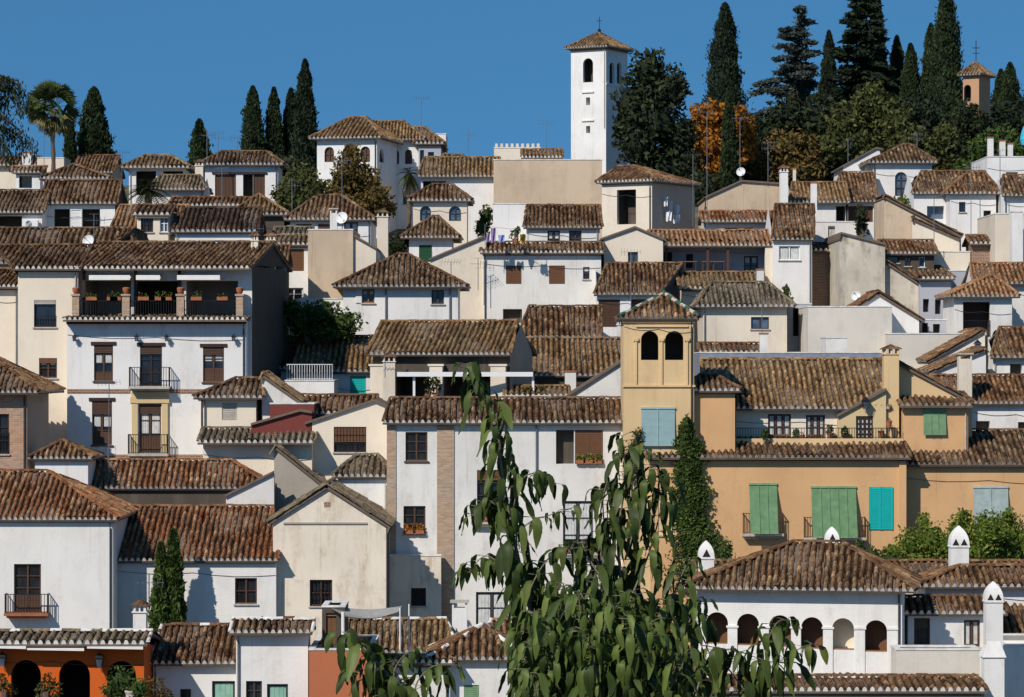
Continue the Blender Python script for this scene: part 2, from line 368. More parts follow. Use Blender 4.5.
def cap_line(mb, p, q, r=.105, tw=.4, jit=.02, plug=None):
    p, q = Vector(p), Vector(q); d = q-p; L = d.length
    if L < .05: return
    d /= L; side = d.cross(Vector((0, 0, 1))).normalized(); up = side.cross(d).normalized(); k = max(1, int(round(L/tw))); h = L/k
    for i in range(k):
        a = p+d*(i*h-.02); b = p+d*((i+1)*h+.03)
        ja = side*random.gauss(0, jit*.6)+up*random.gauss(0, jit*.5)
        tc = (random.random(), random.random(), random.uniform(.75, 1.05)); ra, rb = r*1.06, r*.9
        ring = lambda c, rr: [c+ja+side*(rr*math.cos(t))+up*(rr*math.sin(t)*.95-.01) for t in [math.pi*j/5 for j in range(6)]]
        A_, B_ = ring(a, ra), ring(b+up*.015, rb)
        tgt = mb; mi = 0
        if plug is not None and random.random() < plug: mi = 2
        for j in range(5): tgt.face([A_[j], A_[j+1], B_[j+1], B_[j]], mi, tc)
        tgt.face(A_[::-1], mi, tc)

class Face:
    """a vertical wall plane; s along it, z up, d inward"""
    def __init__(s, x, y, th): s.x, s.y, s.th = x, y, th; s.c, s.sn = math.cos(th), math.sin(th)
    def at(s, a, z, d=0): return Vector((s.x+a*s.c-d*s.sn, s.y+a*s.sn+d*s.c, z))
    def s_of(s, px):
        k = (px-CX)/F_PX; return (k*s.y-s.x)/(s.c-k*s.sn)
    def sz(s, px, py):
        a = s.s_of(px); Y = s.y+a*s.sn; return a, (HY-py)/F_PX*Y
    def rect(s, x0, y0, x1, y1):
        a, z1 = s.sz(x0, y0); b, z0 = s.sz(x1, y1)
        if a > b: a, b = b, a
        return a, b, z0, z1
    def box(s, mb, a, b, z0, z1, d0, d1, mi=0):
        mb.hexa([s.at(a, z0, d0), s.at(b, z0, d0), s.at(b, z0, d1), s.at(a, z0, d1), s.at(a, z1, d0), s.at(b, z1, d0), s.at(b, z1, d1), s.at(a, z1, d1)], mi)
def wall(mb, F, s0, s1, z0, z1, ops, mi=0):
    ops = [o for o in ops if o[0] < s1 and o[1] > s0]
    xs = sorted({s0, s1, *[max(s0, o[0]) for o in ops], *[min(s1, o[1]) for o in ops]})
    zs = sorted({z0, z1, *[min(max(z0, o[2]), z1) for o in ops], *[min(max(z0, o[3]), z1) for o in ops]})
    for a, b in zip(xs, xs[1:]):
        for c, d in zip(zs, zs[1:]):
            mx, mz = (a+b)/2, (c+d)/2
            if any(o[0] < mx < o[1] and o[2] < mz < o[3] for o in ops): continue
            mb.face([F.at(a, c), F.at(b, c), F.at(b, d), F.at(a, d)], mi)
    for o in ops:
        a, b, c, d, dep, arch = o[:6]
        r = (b-a)/2; zt = d-r if arch else d
        for q in ([(a, c, 0), (a, c, dep), (a, zt, dep), (a, zt, 0)], [(b, c, 0), (b, zt, 0), (b, zt, dep), (b, c, dep)], [(a, c, 0), (b, c, 0), (b, c, dep), (a, c, dep)]):
            mb.face([F.at(*p) for p in q], mi)
        if not arch: mb.face([F.at(a, d, 0), F.at(a, d, dep), F.at(b, d, dep), F.at(b, d, 0)], mi)
        else:
            m = (a+b)/2; arc = [(m-r*math.cos(t), zt+r*math.sin(t)) for t in [math.pi*i/12 for i in range(13)]]
            for (p, q) in zip(arc, arc[1:]):
                mb.face([F.at(p[0], p[1]), F.at(q[0], q[1]), F.at(q[0], d), F.at(p[0], d)], mi)
                mb.face([F.at(p[0], p[1], 0), F.at(p[0], p[1], dep), F.at(q[0], q[1], dep), F.at(q[0], q[1], 0)], mi)

FR = {'b': 'wood', 'd': 'wooddark', 'l': 'woodlight', 'w': 'whitepaint', 'g': 'darkgrey', 'gr': 'greenpaint'}
def railing(F, a, b, z0, z1, d, parent, ret=True, mat='iron', name='railing', sp=.13, sides=None):
    mb = MB(); k = max(2, int((b-a)/sp))
    for i in range(k+1):
        x = a+(b-a)*i/k; F.box(mb, x-.012, x+.012, z0, z1, d-.012, d+.012)
    F.box(mb, a-.02, b+.02, z1, z1+.035, d-.02, d+.02); F.box(mb, a-.02, b+.02, z0+.05, z0+.075, d-.015, d+.015)
    if ret:
        for x in (a, b):
            F.box(mb, x-.02, x+.02, z1, z1+.035, d+.022, -.002)
            kk = max(1, int(abs(d)/sp))
            for i in range(1, kk+1): F.box(mb, x-.012, x+.012, z0, z1, d+abs(d)*i/(kk+1)-.012, d+abs(d)*i/(kk+1)+.012)
    return mb.build(name, mat, parent)
def opening_depth(k): return {'dk': 1.1, 'ar': 1.6, 'arw': .22, 'log': 2.6, 'dkn': .5}.get(k, .2)
def window(F, root, w, openings):
    k, x0, y0, x1, y1 = w[:5]; o = dict(w[5]) if len(w) > 5 else {}
    rg = random.Random(int(x0*31+y0*17))
    if k == 'w' and 'curt' not in o and rg.random() < .35 and not o.get('balc'): o['curt'] = 1; o['cz'] = rg.choice([.1, .5, .65])
    a, b, z0, z1 = F.rect(x0, y0, x1, y1)
    if k in ('sill_only',): return
    dep = o.get('dep', opening_depth(k)); arch = k in ('ar', 'arw') or o.get('arch')
    openings.append((a, b, z0, z1, .25 if k in ('dk', 'log', 'ar') else dep, arch))
    fm = FR[o.get('fr', 'b')]; W, Hh = b-a, z1-z0; e = min(.07, W*.1)
    def archpane(d, zt):
        r = (b-a)/2; m = (a+b)/2; zt2 = z1-r
        return [F.at(a, z0, d), F.at(b, z0, d)] + [F.at(m+r*math.cos(t), zt2+r*math.sin(t), d) for t in [math.pi*i/12 for i in range(13)]]
    if k == 'w' or k == 'arw':
        mb = MB(); D = dep*.7
        if k == 'w':
            F.box(mb, a, a+e, z0, z1, D-.05, D+.03); F.box(mb, b-e, b, z0, z1, D-.05, D+.03)
            F.box(mb, a+e, b-e, z1-e, z1, D-.05, D+.03); F.box(mb, a+e, b-e, z0, z0+e, D-.05, D+.03)
            top = z1-e
        else:
            F.box(mb, a, a+e*.7, z0, z1-W/2, D-.05, D+.03); F.box(mb, b-e*.7, b, z0, z1-W/2, D-.05, D+.03); F.box(mb, a, b, z0, z0+e, D-.052, D+.03)
            top = z1-.08
        nm = o.get('mull', 1)
        for i in range(nm):
            m = a+W*(i+1)/(nm+1); F.box(mb, m-e*.6, m+e*.6, z0+e, top, D-.055, D+.02)
        nt_ = o.get('tr', 1 if Hh < 1.5 else 2)
        for i in range(nt_):
            z = z0+(Hh)*(i+1)/(nt_+1); F.box(mb, a+e, b-e, z-.02, z+.02, D-.045, D+.015)
        if o.get('panel'): F.box(mb, a+e, b-e, z0+e, z0+Hh*o['panel'], D-.035, D+.01)
        wo_ = mb.build('window', fm, root)
        g = MB()
        if k == 'w': g.face([F.at(a, z0, D+.025), F.at(b, z0, D+.025), F.at(b, z1, D+.025), F.at(a, z1, D+.025)])
        else: g.face(archpane(D+.025, 0))
        g.build('pane', o.get('gl', 'glass'), wo_)
        if o.get('curt'):
            c = MB(); zb = z0+Hh*o.get('cz', .35)
            for i in range(nm+1):
                ca = a+W*i/(nm+1)+e*1.3; cb = a+W*(i+1)/(nm+1)-e*1.3
                n_ = 7
                for j in range(n_):
                    p = ca+(cb-ca)*j/n_; q = ca+(cb-ca)*(j+1)/n_; F.box(c, p, q, zb, z1-e*1.5, D+.008-(j % 2)*.012, D+.02)
            c.build('curtain', o.get('cm', 'curtain'), wo_)
        if o.get('blind'):
            c = MB(); zb = z1-Hh*o['blind']; n_ = max(3, int((z1-zb)/.07))
            for j in range(n_): F.box(c, a+.02, b-.02, zb+(z1-zb)*j/n_, zb+(z1-zb)*(j+.8)/n_, D-.12, D-.08)
            c.build('blind', o.get('bm', 'wood'), wo_)
        if o.get('shl') or o.get('shr'):
            for side, on in ((0, o.get('shl')), (1, o.get('shr'))):
                if not on: continue
                c = MB(); sa, sb = (a-W*.5, a-.02) if side == 0 else (b+.02, b+W*.5)
                F.box(c, sa, sb, z0, z1, -.06, -.02)
                for j in range(int(Hh/.12)): F.box(c, sa+.05, sb-.05, z0+.06+j*.12, z0+.1+j*.12, -.075, -.06)
                c.build('shutter', o.get('sm', fm), wo_)
    elif k == 'sh':      # closed shutters in the opening
        mb = MB(); D = o.get('d', .03); nl = o.get('n', 2)
        for i in range(nl):
            p = a+W*i/nl+.012; q = a+W*(i+1)/nl-.012
            F.box(mb, p, q, z0+.01, z1-.01, D+.02, D+.05); F.box(mb, p, p+.06, z0+.01, z1-.01, D-.005, D+.02); F.box(mb, q-.06, q, z0+.01, z1-.01, D-.005, D+.02)
            ns = max(3, int(Hh/.09))
            for j in range(ns):
                z = z0+.03+(Hh-.06)*j/ns; F.box(mb, p+.06, q-.06, z, z+(Hh-.06)/ns*.6, D+.001, D+.02)
        wo_ = mb.build('window_shutter', o.get('m', 'shutterbrown'), root)
        gp = MB(); gp.face([F.at(a, z0, dep), F.at(b, z0, dep), F.at(b, z1, dep), F.at(a, z1, dep)]); gp.build('pane', 'void', wo_)
    elif k == 'bl':      # outside roll blind of thin slats hanging in front of the window
        mb = MB(); ns = max(8, int(Hh/.055)); tilt = o.get('tilt', .3)
        for j in range(ns):
            t = j/ns; z = z1-Hh*t; dd = -.05-tilt*t**1.15
            F.box(mb, a-.04, b+.04, z-Hh/ns*.9, z, dd-.012, dd+.008)
        for i in range(o.get('cords', 3)):
            x = a+W*(i+1)/(o.get('cords', 3)+1)
            for j in range(20):
                t = (j+.5)/20; z = z1-Hh*t; dd = -.05-tilt*t**1.15; F.box(mb, x-.014, x+.014, z-Hh/40-.004, z+Hh/40+.004, dd-.045, dd+.006)
        F.box(mb, a-.06, b+.06, z1, z1+.09, -.1, .02)
        wo_ = mb.build('window_blind', o.get('m', 'greenblind'), root)
        gp = MB(); gp.face([F.at(a, z0, dep), F.at(b, z0, dep), F.at(b, z1, dep), F.at(a, z1, dep)]); gp.build('pane', 'glass', wo_)
    elif k in ('dk', 'log', 'ar', 'dkn'):
        mb = MB(); 
        # room behind the opening; dim and void colours stand in for its darkness
        if k == 'dkn': mb.face([F.at(a-.01, z0-.01, dep), F.at(b+.01, z0-.01, dep), F.at(b+.01, z1+.01, dep), F.at(a-.01, z1+.01, dep)])
        else:
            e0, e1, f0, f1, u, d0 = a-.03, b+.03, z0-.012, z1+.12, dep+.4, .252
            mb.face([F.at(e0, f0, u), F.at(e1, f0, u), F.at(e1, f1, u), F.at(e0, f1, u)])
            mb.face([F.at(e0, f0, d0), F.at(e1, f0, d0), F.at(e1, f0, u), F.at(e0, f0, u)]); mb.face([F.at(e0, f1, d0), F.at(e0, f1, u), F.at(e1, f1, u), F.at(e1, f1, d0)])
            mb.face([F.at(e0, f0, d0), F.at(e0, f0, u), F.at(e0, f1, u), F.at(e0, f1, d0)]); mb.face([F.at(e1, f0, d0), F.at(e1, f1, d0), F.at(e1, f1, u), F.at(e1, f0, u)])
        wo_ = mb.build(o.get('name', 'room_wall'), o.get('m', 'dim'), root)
        if k == 'ar' and not o.get('plain'):
            r = MB(); n_ = 6
            F.box(r, a, b, z0, z0+.06, .04, .1); wo2 = r.build('sill', 'woodlight', wo_)
    elif k == 'door':
        mb = MB(); D = .12; F.box(mb, a, b, z0, z1, D, D+.05)
        n_ = max(2, int(W/.22))
        for i in range(n_): F.box(mb, a+W*i/n_+.012, a+W*(i+1)/n_-.012, z0+.02, z1-.02, D-.02, D)
        wo_ = mb.build('door', o.get('m', 'wood'), root)
    if o.get('grid'):
        c = MB(); n1 = max(2, int(W/.16)); n2 = max(2, int(Hh/.4))
        for i in range(n1+1): F.box(c, a+W*i/n1-.012, a+W*i/n1+.012, z0, z1, .0, .022)
        for i in range(n2+1): F.box(c, a, b, z0+Hh*i/n2-.012, z0+Hh*i/n2+.012, -.006, .012)
        c.build('window_bars', 'iron', wo_)
    if o.get('lintel'):
        c = MB(); F.box(c, a-.16, b+.16, z1+.003, z1+.17, -.06, .1); c.build('lintel', o.get('lm', 'wooddark'), wo_)
    if o.get('sill', k in ('w',)) and not o.get('balc'):
        c = MB(); F.box(c, a-.07, b+.07, z0-.07, z0-.003, -.08, .08); c.build('sill', o.get('sillm', 'wood' if o.get('sb') else 'stone'), wo_)
    if o.get('rail'):
        railing(F, a+.02, b-.02, z0+.02, z0+.02+o['rail'], -.04, wo_, ret=False)
    if o.get('balc'):
        bx0, bx1 = F.s_of(o['balc'][0]), F.s_of(o['balc'][1]); pr = o.get('proj', .55)
        c = MB(); F.box(c, bx0, bx1, z0-.14, z0-.01, -pr, .05); F.box(c, bx0+.1, bx1-.1, z0-.24, z0-.14, -pr*.8, .05)
        bo = c.build('balcony', o.get('bmat', 'stone'), wo_)
        railing(F, bx0+.04, bx1-.04, z0-.01, z0+o.get('rh', .95), -pr+.04, wo_, mat=o.get('railm', 'iron'))
    if o.get('pots'):
        c = MB(); lf = MB(); zz = z0+(0.02 if not o.get('balc') else .05); n_ = o['pots']; dd = -.1 if not o.get('balc') else -.35
        for i in range(n_):
            p = a+W*(i+.12)/n_; q = a+W*(i+.88)/n_; F.box(c, p, q, zz, zz+.18, dd-.12, dd+.06)
            for j in range(50):
                x = random.uniform(p, q); z = zz+.18+random.random()**1.5*.32; y = dd-.04+random.gauss(0, .07); cc = F.at(x, z, y); leaf_quad(lf, cc, .07, tc=(random.random(), random.random(), 1))
        lf.face([F.at(a, zz+.17, dd), F.at(b, zz+.17, dd), F.at(b, zz+.2, dd), F.at(a, zz+.2, dd)]); F.box(c, a+.02, b-.02, zz-.02, zz+.03, dd-.08, dd+.02); c.build('flower_box', 'terrapot', wo_); lf.build('window_plants', 'l_'+o.get('pl', 'bright'), wo_)
    return wo_
def leaf_quad(mb, c, r, tc=None, up=None):
    a = Vector((random.gauss(0, 1), random.gauss(0, 1), random.gauss(0, 1))).normalized(); b = a.orthogonal().normalized()
    if random.random() < .5: b = a.cross(b)
    mb.face([c-a*r, c+b*r*.6, c+a*r, c-b*r*.6], 0, tc)

def house(label, x0, x1, ey, Y, dep, roof, wallm='white', tile='brown', yaw=0, oh=.42, os_=.2, wins=(), rwins=(), lwins=(), name='house', cat='house', cornice=True, slabm='soffit', base=None, wave=.045, eavem='mortar', capplug=None, rightshadem=None, cornm=None, pitch=.42, thin=False):
    th = R(yaw); X0 = (x0-CX)/F_PX*Y
    if dep is None:
        ry_ = roof[3] if roof[0] == 'hip' else roof[1]; rv_ = {'hip': (roof[4] if len(roof) > 4 else .5), 'gable': (roof[2] if len(roof) > 2 else .5)}[roof[0]]
        k_ = (HY-ry_)/F_PX; ze_ = (HY-ey)/F_PX*(Y-oh)
        rd_ = (k_*Y-ze_-pitch*oh)/(pitch-k_); dep = min(16, max(1.2, rd_/rv_))
    F = Face(X0, Y, th); L = F.s_of(x1)
    corners = [F.at(0, 0, 0), F.at(L, 0, 0), F.at(L, 0, dep), F.at(0, 0, dep)]
    zb = min(ground(c.y) for c in corners)-.8
    if base is not None: zb = (HY-base)/F_PX*Y
    mid = F.at(L/2, 0, dep/2); root = empty(name, (mid.x, mid.y, zb)); tag(root, label, cat)
    FRt = Face(corners[1].x, corners[1].y, th+math.pi/2); FLf = Face(corners[3].x, corners[3].y, th-math.pi/2); FBk = Face(corners[2].x, corners[2].y, th+math.pi)
    ops, rops, lops = [], [], []
    kind = roof[0]; W = MB(); T = MB(); E = MB(); C = MB()
    def zat(py, d): return (HY-py)/F_PX*(Y+d)
    if kind in ('hip', 'gable', 'shed', 'pent'):
        ze = zat(ey, -oh*math.cos(th)); 
    if kind == 'hip':
        rv = roof[4] if len(roof) > 4 else .5
        rd = rv*dep; ry = (F.at(L/2, 0, rd)).y; zr = (HY-roof[3])/F_PX*ry
        ridF = Face(F.at(0, 0, rd).x, F.at(0, 0, rd).y, th); r0, r1 = ridF.s_of(roof[1]), ridF.s_of(roof[2])
        if r1-r0 < .15: r0 = r1 = (r0+r1)/2
        zt = ze+(zr-ze)*oh/(rd+oh)-.13
        a, b, c, d = F.at(-oh, ze, -oh), F.at(L+oh, ze, -oh), F.at(L+oh, ze, dep+oh), F.at(-oh, ze, dep+oh)
        q0, q1 = F.at(r0, zr, rd), F.at(r1, zr, rd)
        same = (q1-q0).length < .1
        tile_plane(T, [a, b, q1, q0] if not same else [a, b, q0], eave=E, wave=wave)
        tile_plane(T, [b, c, q1], eave=E, wave=wave); tile_plane(T, [d, a, q0], eave=E, wave=wave)
        tile_plane(T, [c, d, q0, q1] if not same else [c, d, q0], wave=wave)
        for p, q in ((a, q0), (b, q1), (c, q1), (d, q0), (q0, q1)): cap_line(C, p+Vector((0, 0, .06)), q+Vector((0, 0, .06)), plug=capplug)
        tops = (zt, zt)
    elif kind == 'gable':
        rv = roof[2] if len(roof) > 2 else .5; rd = rv*dep; zr = (HY-roof[1])/F_PX*F.at(L/2, 0, rd).y
        pit = (zr-ze)/(rd+oh); zt = ze+pit*oh-.13; ob = oh if rv < .95 else 0
        if rv >= .95: rd = dep
        a, b = F.at(-os_, ze, -oh), F.at(L+os_, ze, -oh); q0, q1 = F.at(-os_, zr, rd), F.at(L+os_, zr, rd)
        if len(roof) > 3:      # slanted ends: ridge px positions
            ridF = Face(F.at(0, 0, rd).x, F.at(0, 0, rd).y, th); q0, q1 = F.at(ridF.s_of(roof[3]), zr, rd), F.at(ridF.s_of(roof[4]), zr, rd)
        tile_plane(T, [a, b, q1, q0], eave=E, wave=wave)
        zbk = zt
        if rv < .95:
            zeb = zr-pit*(dep-rd+oh); zbk = zeb+pit*oh-.13
            c, d = F.at(L+os_, zeb, dep+oh), F.at(-os_, zeb, dep+oh); tile_plane(T, [c, d, q0, q1], wave=wave)
        else: zbk = zr-.13
        cap_line(C, q0+Vector((0, 0, .05)), q1+Vector((0, 0, .05)), plug=capplug)
        for s_, e0, e1 in ((0, a, q0), (1, b, q1)): cap_line(C, e0+Vector((0, 0, .04)), e1+Vector((0, 0, .04)), r=.08, plug=capplug)
        tops = (zt, zbk)
        for s_ in (0, L): W.face([F.at(s_, zt, 0), F.at(s_, zbk, dep), F.at(s_, zr-.14, rd)] if rv < .95 else [F.at(s_, zt, 0), F.at(s_, zt, dep), F.at(s_, zr-.14, dep)], 1 if s_ == L else 0)
        if rv >= .95: tops = (zt, zt); W.face([F.at(0, zt, dep), F.at(L, zt, dep), F.at(L, zr-.14, dep), F.at(0, zr-.14, dep)])
    elif kind == 'front':
        ax, ay, eyr = roof[1:4]; sa, za = F.sz(ax, ay); _, zl = F.sz(x0, ey); _, zrr = F.sz(x1, eyr)
        pl = (za-zl)/max(sa, .1); pr = (za-zrr)/max(L-sa, .1); of = .15
        l0, l1 = F.at(-os_, zl-pl*os_, -of), F.at(-os_, zl-pl*os_, dep+.1); r0_, r1_ = F.at(L+os_, zrr-pr*os_, -of), F.at(L+os_, zrr-pr*os_, dep+.1)
        q0, q1 = F.at(sa, za, -of), F.at(sa, za, dep+.1)
        up = Vector((0, 0, .05))
        if thin:
            dn = Vector((0, 0, -.12)); T.has = True
            for aa in ([l1, l0, q0, q1], [r0_, r1_, q1, q0]):
                if (Vector(aa[1])-Vector(aa[2])).length > .2: T.prism(aa, tuple(dn), 1)
        if sa > .2 and not thin: tile_plane(T, [l1+up, l0+up, q0+up, q1+up], eave=E, wave=wave)
        if L-sa > .2 and not thin: tile_plane(T, [r0_+up, r1_+up, q1+up, q0+up], eave=E, wave=wave)
        if not thin:
            cap_line(C, q0+up*2.5, q1+up*2.5, plug=capplug)
            for p, q in ((l0, q0), (r0_, q0)): cap_line(C, p+up*1.6, q+up*1.6, r=.085, plug=capplug)
        zt = min(zl, zrr)-.1
        W.face([F.at(0, zt), F.at(L, zt), F.at(L, zrr-.1), F.at(sa, za-.1), F.at(0, zl-.1)])
        W.face([F.at(L, zt, dep), F.at(0, zt, dep), F.at(0, zl-.1, dep), F.at(sa, za-.1, dep), F.at(L, zrr-.1, dep)])
        for s_, z_ in ((0, zl), (L, zrr)):
            if z_-.1 > zt+.01: W.face([F.at(s_, zt, 0), F.at(s_, zt, dep), F.at(s_, z_-.1, dep), F.at(s_, z_-.1, 0)], 1 if s_ == L else 0)
        tops = (zt, zt); cornice = False
    else:   # flat
        _, zt = F.sz(x0, ey); tops = (zt, zt)
        T.face([F.at(0, zt-.35, 0), F.at(L, zt-.35, 0), F.at(L, zt-.35, dep), F.at(0, zt-.35, dep)], 1)
        t = .22
        F.box(T, -.02, L+.02, zt-.01, zt+.06, -.03, t, 2); F.box(T, -.02, L+.02, zt-.012, zt+.055, dep-t, dep+.03, 2)
        F.box(T, -.02, t, zt-.01, zt+.057, t, dep-t, 2); F.box(T, L-t, L+.02, zt-.01, zt+.057, t, dep-t, 2)
        cornice = False; T.has = True
    rg = random.Random(int(x0*13+ey*7))
    if kind in ('hip', 'gable') and L > 2.2 and rg.random() < .5 and wallm not in ('dim', 'stone'):
        dp = MB(); a_ = L-.12 if rg.random() < .6 else .1; zz = tops[0]-.2; dp.tube([F.at(a_, zz, -.16), F.at(a_, zz-.25, -.07), F.at(a_, max(zb+.3, zz-7), -.07)], .04, 6); dp.build('drain_pipe', rg.choice(['zinc', 'darkgrey', 'stone']), root)
    if kind != 'front' and L > 3 and rg.random() < .45:
        dp = MB(); z_c = tops[0]-rg.uniform(.35, .8); dp.tube([F.at(.03+(L-.06)*i/8, z_c-.12*math.sin(math.pi*(i % 4)/4)-(.25*i/8), -.02) for i in range(9)], .012, 4); dp.build('wall_cable', 'darkgrey', root)
    wl = []
    for w in wins: wl.append(window(F, root, w, ops))
    for w in rwins: wl.append(window(FRt, root, w, rops))
    for w in lwins: wl.append(window(FLf, root, w, lops))
    wall(W, F, 0, L, zb, tops[0], ops); wall(W, FRt, 0, dep, zb, tops[0], rops, 1); wall(W, FLf, 0, dep, zb, tops[0], lops)
    wall(W, FBk, 0, L, zb, tops[1], [])
    if tops[1] != tops[0] and kind == 'gable':
        lo_, hi_ = sorted(tops)
    wm = W.build('wall', [wallm, rightshadem or wallm], root)  # second slot darkens the right wall, its shade put into the colour
    if cornice:
        B_ = MB(); zc = tops[0]
        F.box(B_, -.02, L+.02, zc-.16, zc-.01, -.14, -.004)
        if kind == 'hip': FRt.box(B_, -.1, dep+.02, zc-.16, zc-.012, -.14, -.004)
        nt2 = int(L/.55)
        for i in range(nt2+1):
            s_ = .06+(L-.12)*i/max(1, nt2); F.box(B_, s_-.04, s_+.04, zc-.01, zc+.07, -oh*.85, -.006)
        B_.build('cornice', cornm or slabm, root)  # moulding and rafter tails; dark colour also stands in for the eave shadow
    rf = T.build('roof', ['t_'+tile, slabm if kind != 'flat' else 'concrete', 'mortar'], root)
    if C.f: C.build('ridge_tiles', ['t_'+tile, slabm, eavem if eavem != 'mortardark' else 'mortar'], rf)
    if E.f: E.build('eave_mortar', eavem, rf)
    return dict(root=root, roof=rf, wall=wm, F=F, FR=FRt, L=L, zt=tops[0], zb=zb, dep=dep, wins=wl)

def tile_strip(H_, F, x0, x1, yt, yb, d_out=.6, tile='brown', name='canopy_roof', d_in=0.0, eavem='mortar', label=None):
    """small lean-to tiled strip on a facade: top edge at pixel yt on the wall, eave at yb in front"""
    a, zt = F.sz(x0, yt); b, _ = F.sz(x1, yt); Yf = F.at(0, 0, -d_out).y
    zb = (HY-yb)/F_PX*Yf; T = MB(); E = MB()
    tile_plane(T, [F.at(a, zb, -d_out), F.at(b, zb, -d_out), F.at(b, zt, d_in), F.at(a, zt, d_in)], eave=E)
    o = T.build(name, ['t_'+tile, 'soffit'], H_['root']); E.build('eave_mortar', eavem, o)
    C = MB(); cap_line(C, F.at(a, zt+.04, d_in), F.at(b, zt+.04, d_in)); C.build('ridge_tiles', ['t_'+tile, 'soffit', 'mortar'], o)
    return o
def chimney(H_, x0, x1, yt, yb, Y, style='box', m='white2', capm='t_brown', yaw=0):
    """yt top of the cap, yb where it meets the roof (px)"""
    F = Face((x0-CX)/F_PX*Y, Y, R(yaw)); w = F.s_of(x1); zt = (HY-yt)/F_PX*Y; zb = (HY-yb)/F_PX*Y-.5
    B_ = MB(); K = MB(); h = w*.85
    if style == 'box':
        F.box(B_, 0, w, zb, zt-.42, 0, w); 
        for i in (0, 1):
            for j in (0, 1): F.box(B_, i*(w-.1), i*(w-.1)+.1, zt-.42, zt-.2, j*(w-.1), j*(w-.1)+.1)
        F.box(B_, w*.44, w*.56, zt-.42, zt-.2, 0, w); F.box(B_, -.05, w+.05, zt-.47, zt-.421, -.05, w+.05)
        c = [F.at(-.08, zt-.2, -.08), F.at(w+.08, zt-.2, -.08), F.at(w+.08, zt-.2, w+.08), F.at(-.08, zt-.2, w+.08)]; ap = F.at(w/2, zt, w/2)
        for i in range(4): K.face([c[i], c[(i+1) % 4], ap], 0, (random.random(), .5, .9))
        K.face(c[::-1], 0, (.3, .5, .6))
        for i in range(4): cap_line(K, c[i], ap, r=.05, tw=.25)
    elif style == 'pipe':
        F.box(B_, 0, w, zb, zt, 0, w); F.box(K, -.04, w+.04, zt, zt+.08, -.04, w+.04)
    elif style == 'flat':
        F.box(B_, 0, w, zb, zt-.3, 0, w); F.box(B_, 0, .08, zt-.3, zt-.08, 0, w); F.box(B_, w-.08, w, zt-.3, zt-.08, 0, w); F.box(K, -.08, w+.08, zt-.08, zt, -.08, w+.08)
    else:  # 'moor': slim white shaft, collar, pointed hood with triangular smoke holes
        hh = w*1.12; F.box(B_, 0, w, zb, zt-hh, 0, w); F.box(B_, -.04, w+.04, zt-hh-.06, zt-hh, -.04, w+.04)
        zc = zt-hh; n = 6; ap = zt
        def ring(t):  # bulging pyramid
            r = w*.5*(1-t**2.6)+.02; z = zc+(ap-zc)*t; return [F.at(w/2-r, z, w/2-r), F.at(w/2+r, z, w/2-r), F.at(w/2+r, z, w/2+r), F.at(w/2-r, z, w/2+r)]
        for i in range(n):
            a_, b_ = ring(i/n), ring((i+1)/n)
            for j in range(4): B_.face([a_[j], a_[(j+1) % 4], b_[(j+1) % 4], b_[j]])
        # smoke holes, framed triangles slightly proud
        nh = 2 if style == 'moor2' else 1
        for k in range(nh):
            cx_ = w*(.5 if nh == 1 else (.27+.46*k)); s_ = w*(.27 if nh == 1 else .19)
            K.prism([F.at(cx_-s_, zc+.04, -.034), F.at(cx_+s_, zc+.04, -.034), F.at(cx_, zc+s_*1.9+.04, -.034)], tuple(F.at(0, 0, .08)-F.at(0, 0, 0)))
    o = B_.build('chimney', m, H_['roof'])
    if K.f:
        km = {'box': capm, 'pipe': 'terrapot', 'flat': 'stone'}.get(style, 'void')
        K2 = K; me = K2
        org = rootof(o)
        # sub-sub-parts are not allowed: the cap sits beside the shaft under the roof
        K2.build('chimney_cap' if style in ('box', 'pipe', 'flat') else 'chimney_vent', km, H_['roof'])
    return o
def antenna(label, x, yt, yb, Y, kind=0, lean=0):
    p0 = P(x-lean, yb, Y); p1 = P(x, yt, Y); root = empty('tv_antenna', p0-Vector((0, 0, .3))); tag(root, label, 'antenna', 'television antennas on the roofs')
    m = MB(); m.tube([p0-Vector((0, 0, .3)), p1], .024, 5); m.build('mast', 'zinc', root)
    b = MB(); ang = random.uniform(-.5, .5); d = Vector((math.cos(ang), math.sin(ang), 0)); e = Vector((-d.y, d.x, .0))
    L = .55
    if kind == 0:
        b.tube([p1-d*L, p1+d*L], .012, 4)
        for i in range(7):
            c = p1+d*(L*(i/3-1)); h = .22-.015*i; b.tube([c-Vector((0, 0, h))+e*.1, c+Vector((0, 0, h))-e*.1], .009, 4)
    elif kind == 1:
        q = p1-Vector((0, 0, .35)); b.tube([q-d*.5, q+d*.6], .012, 4)
        for i in range(6):
            c = q+d*(.2*i-.45); b.tube([c-e*.35, c+e*.35], .009, 4)
            if i > 2: b.tube([c-Vector((0, 0, .2)), c+Vector((0, 0, .2))], .009, 4)
        b.tube([p1-d*.25, p1+d*.25], .012, 4)
    else:
        for dz in (0, .35):
            q = p1-Vector((0, 0, dz)); b.tube([q-d*.4, q+d*.4], .012, 4)
            for i in range(5):
                c = q+d*(.2*i-.4); b.tube([c-Vector((0, 0, .14)), c+Vector((0, 0, .14))], .008, 4)
    b.build('receiver_arms', 'zinc', root); return root
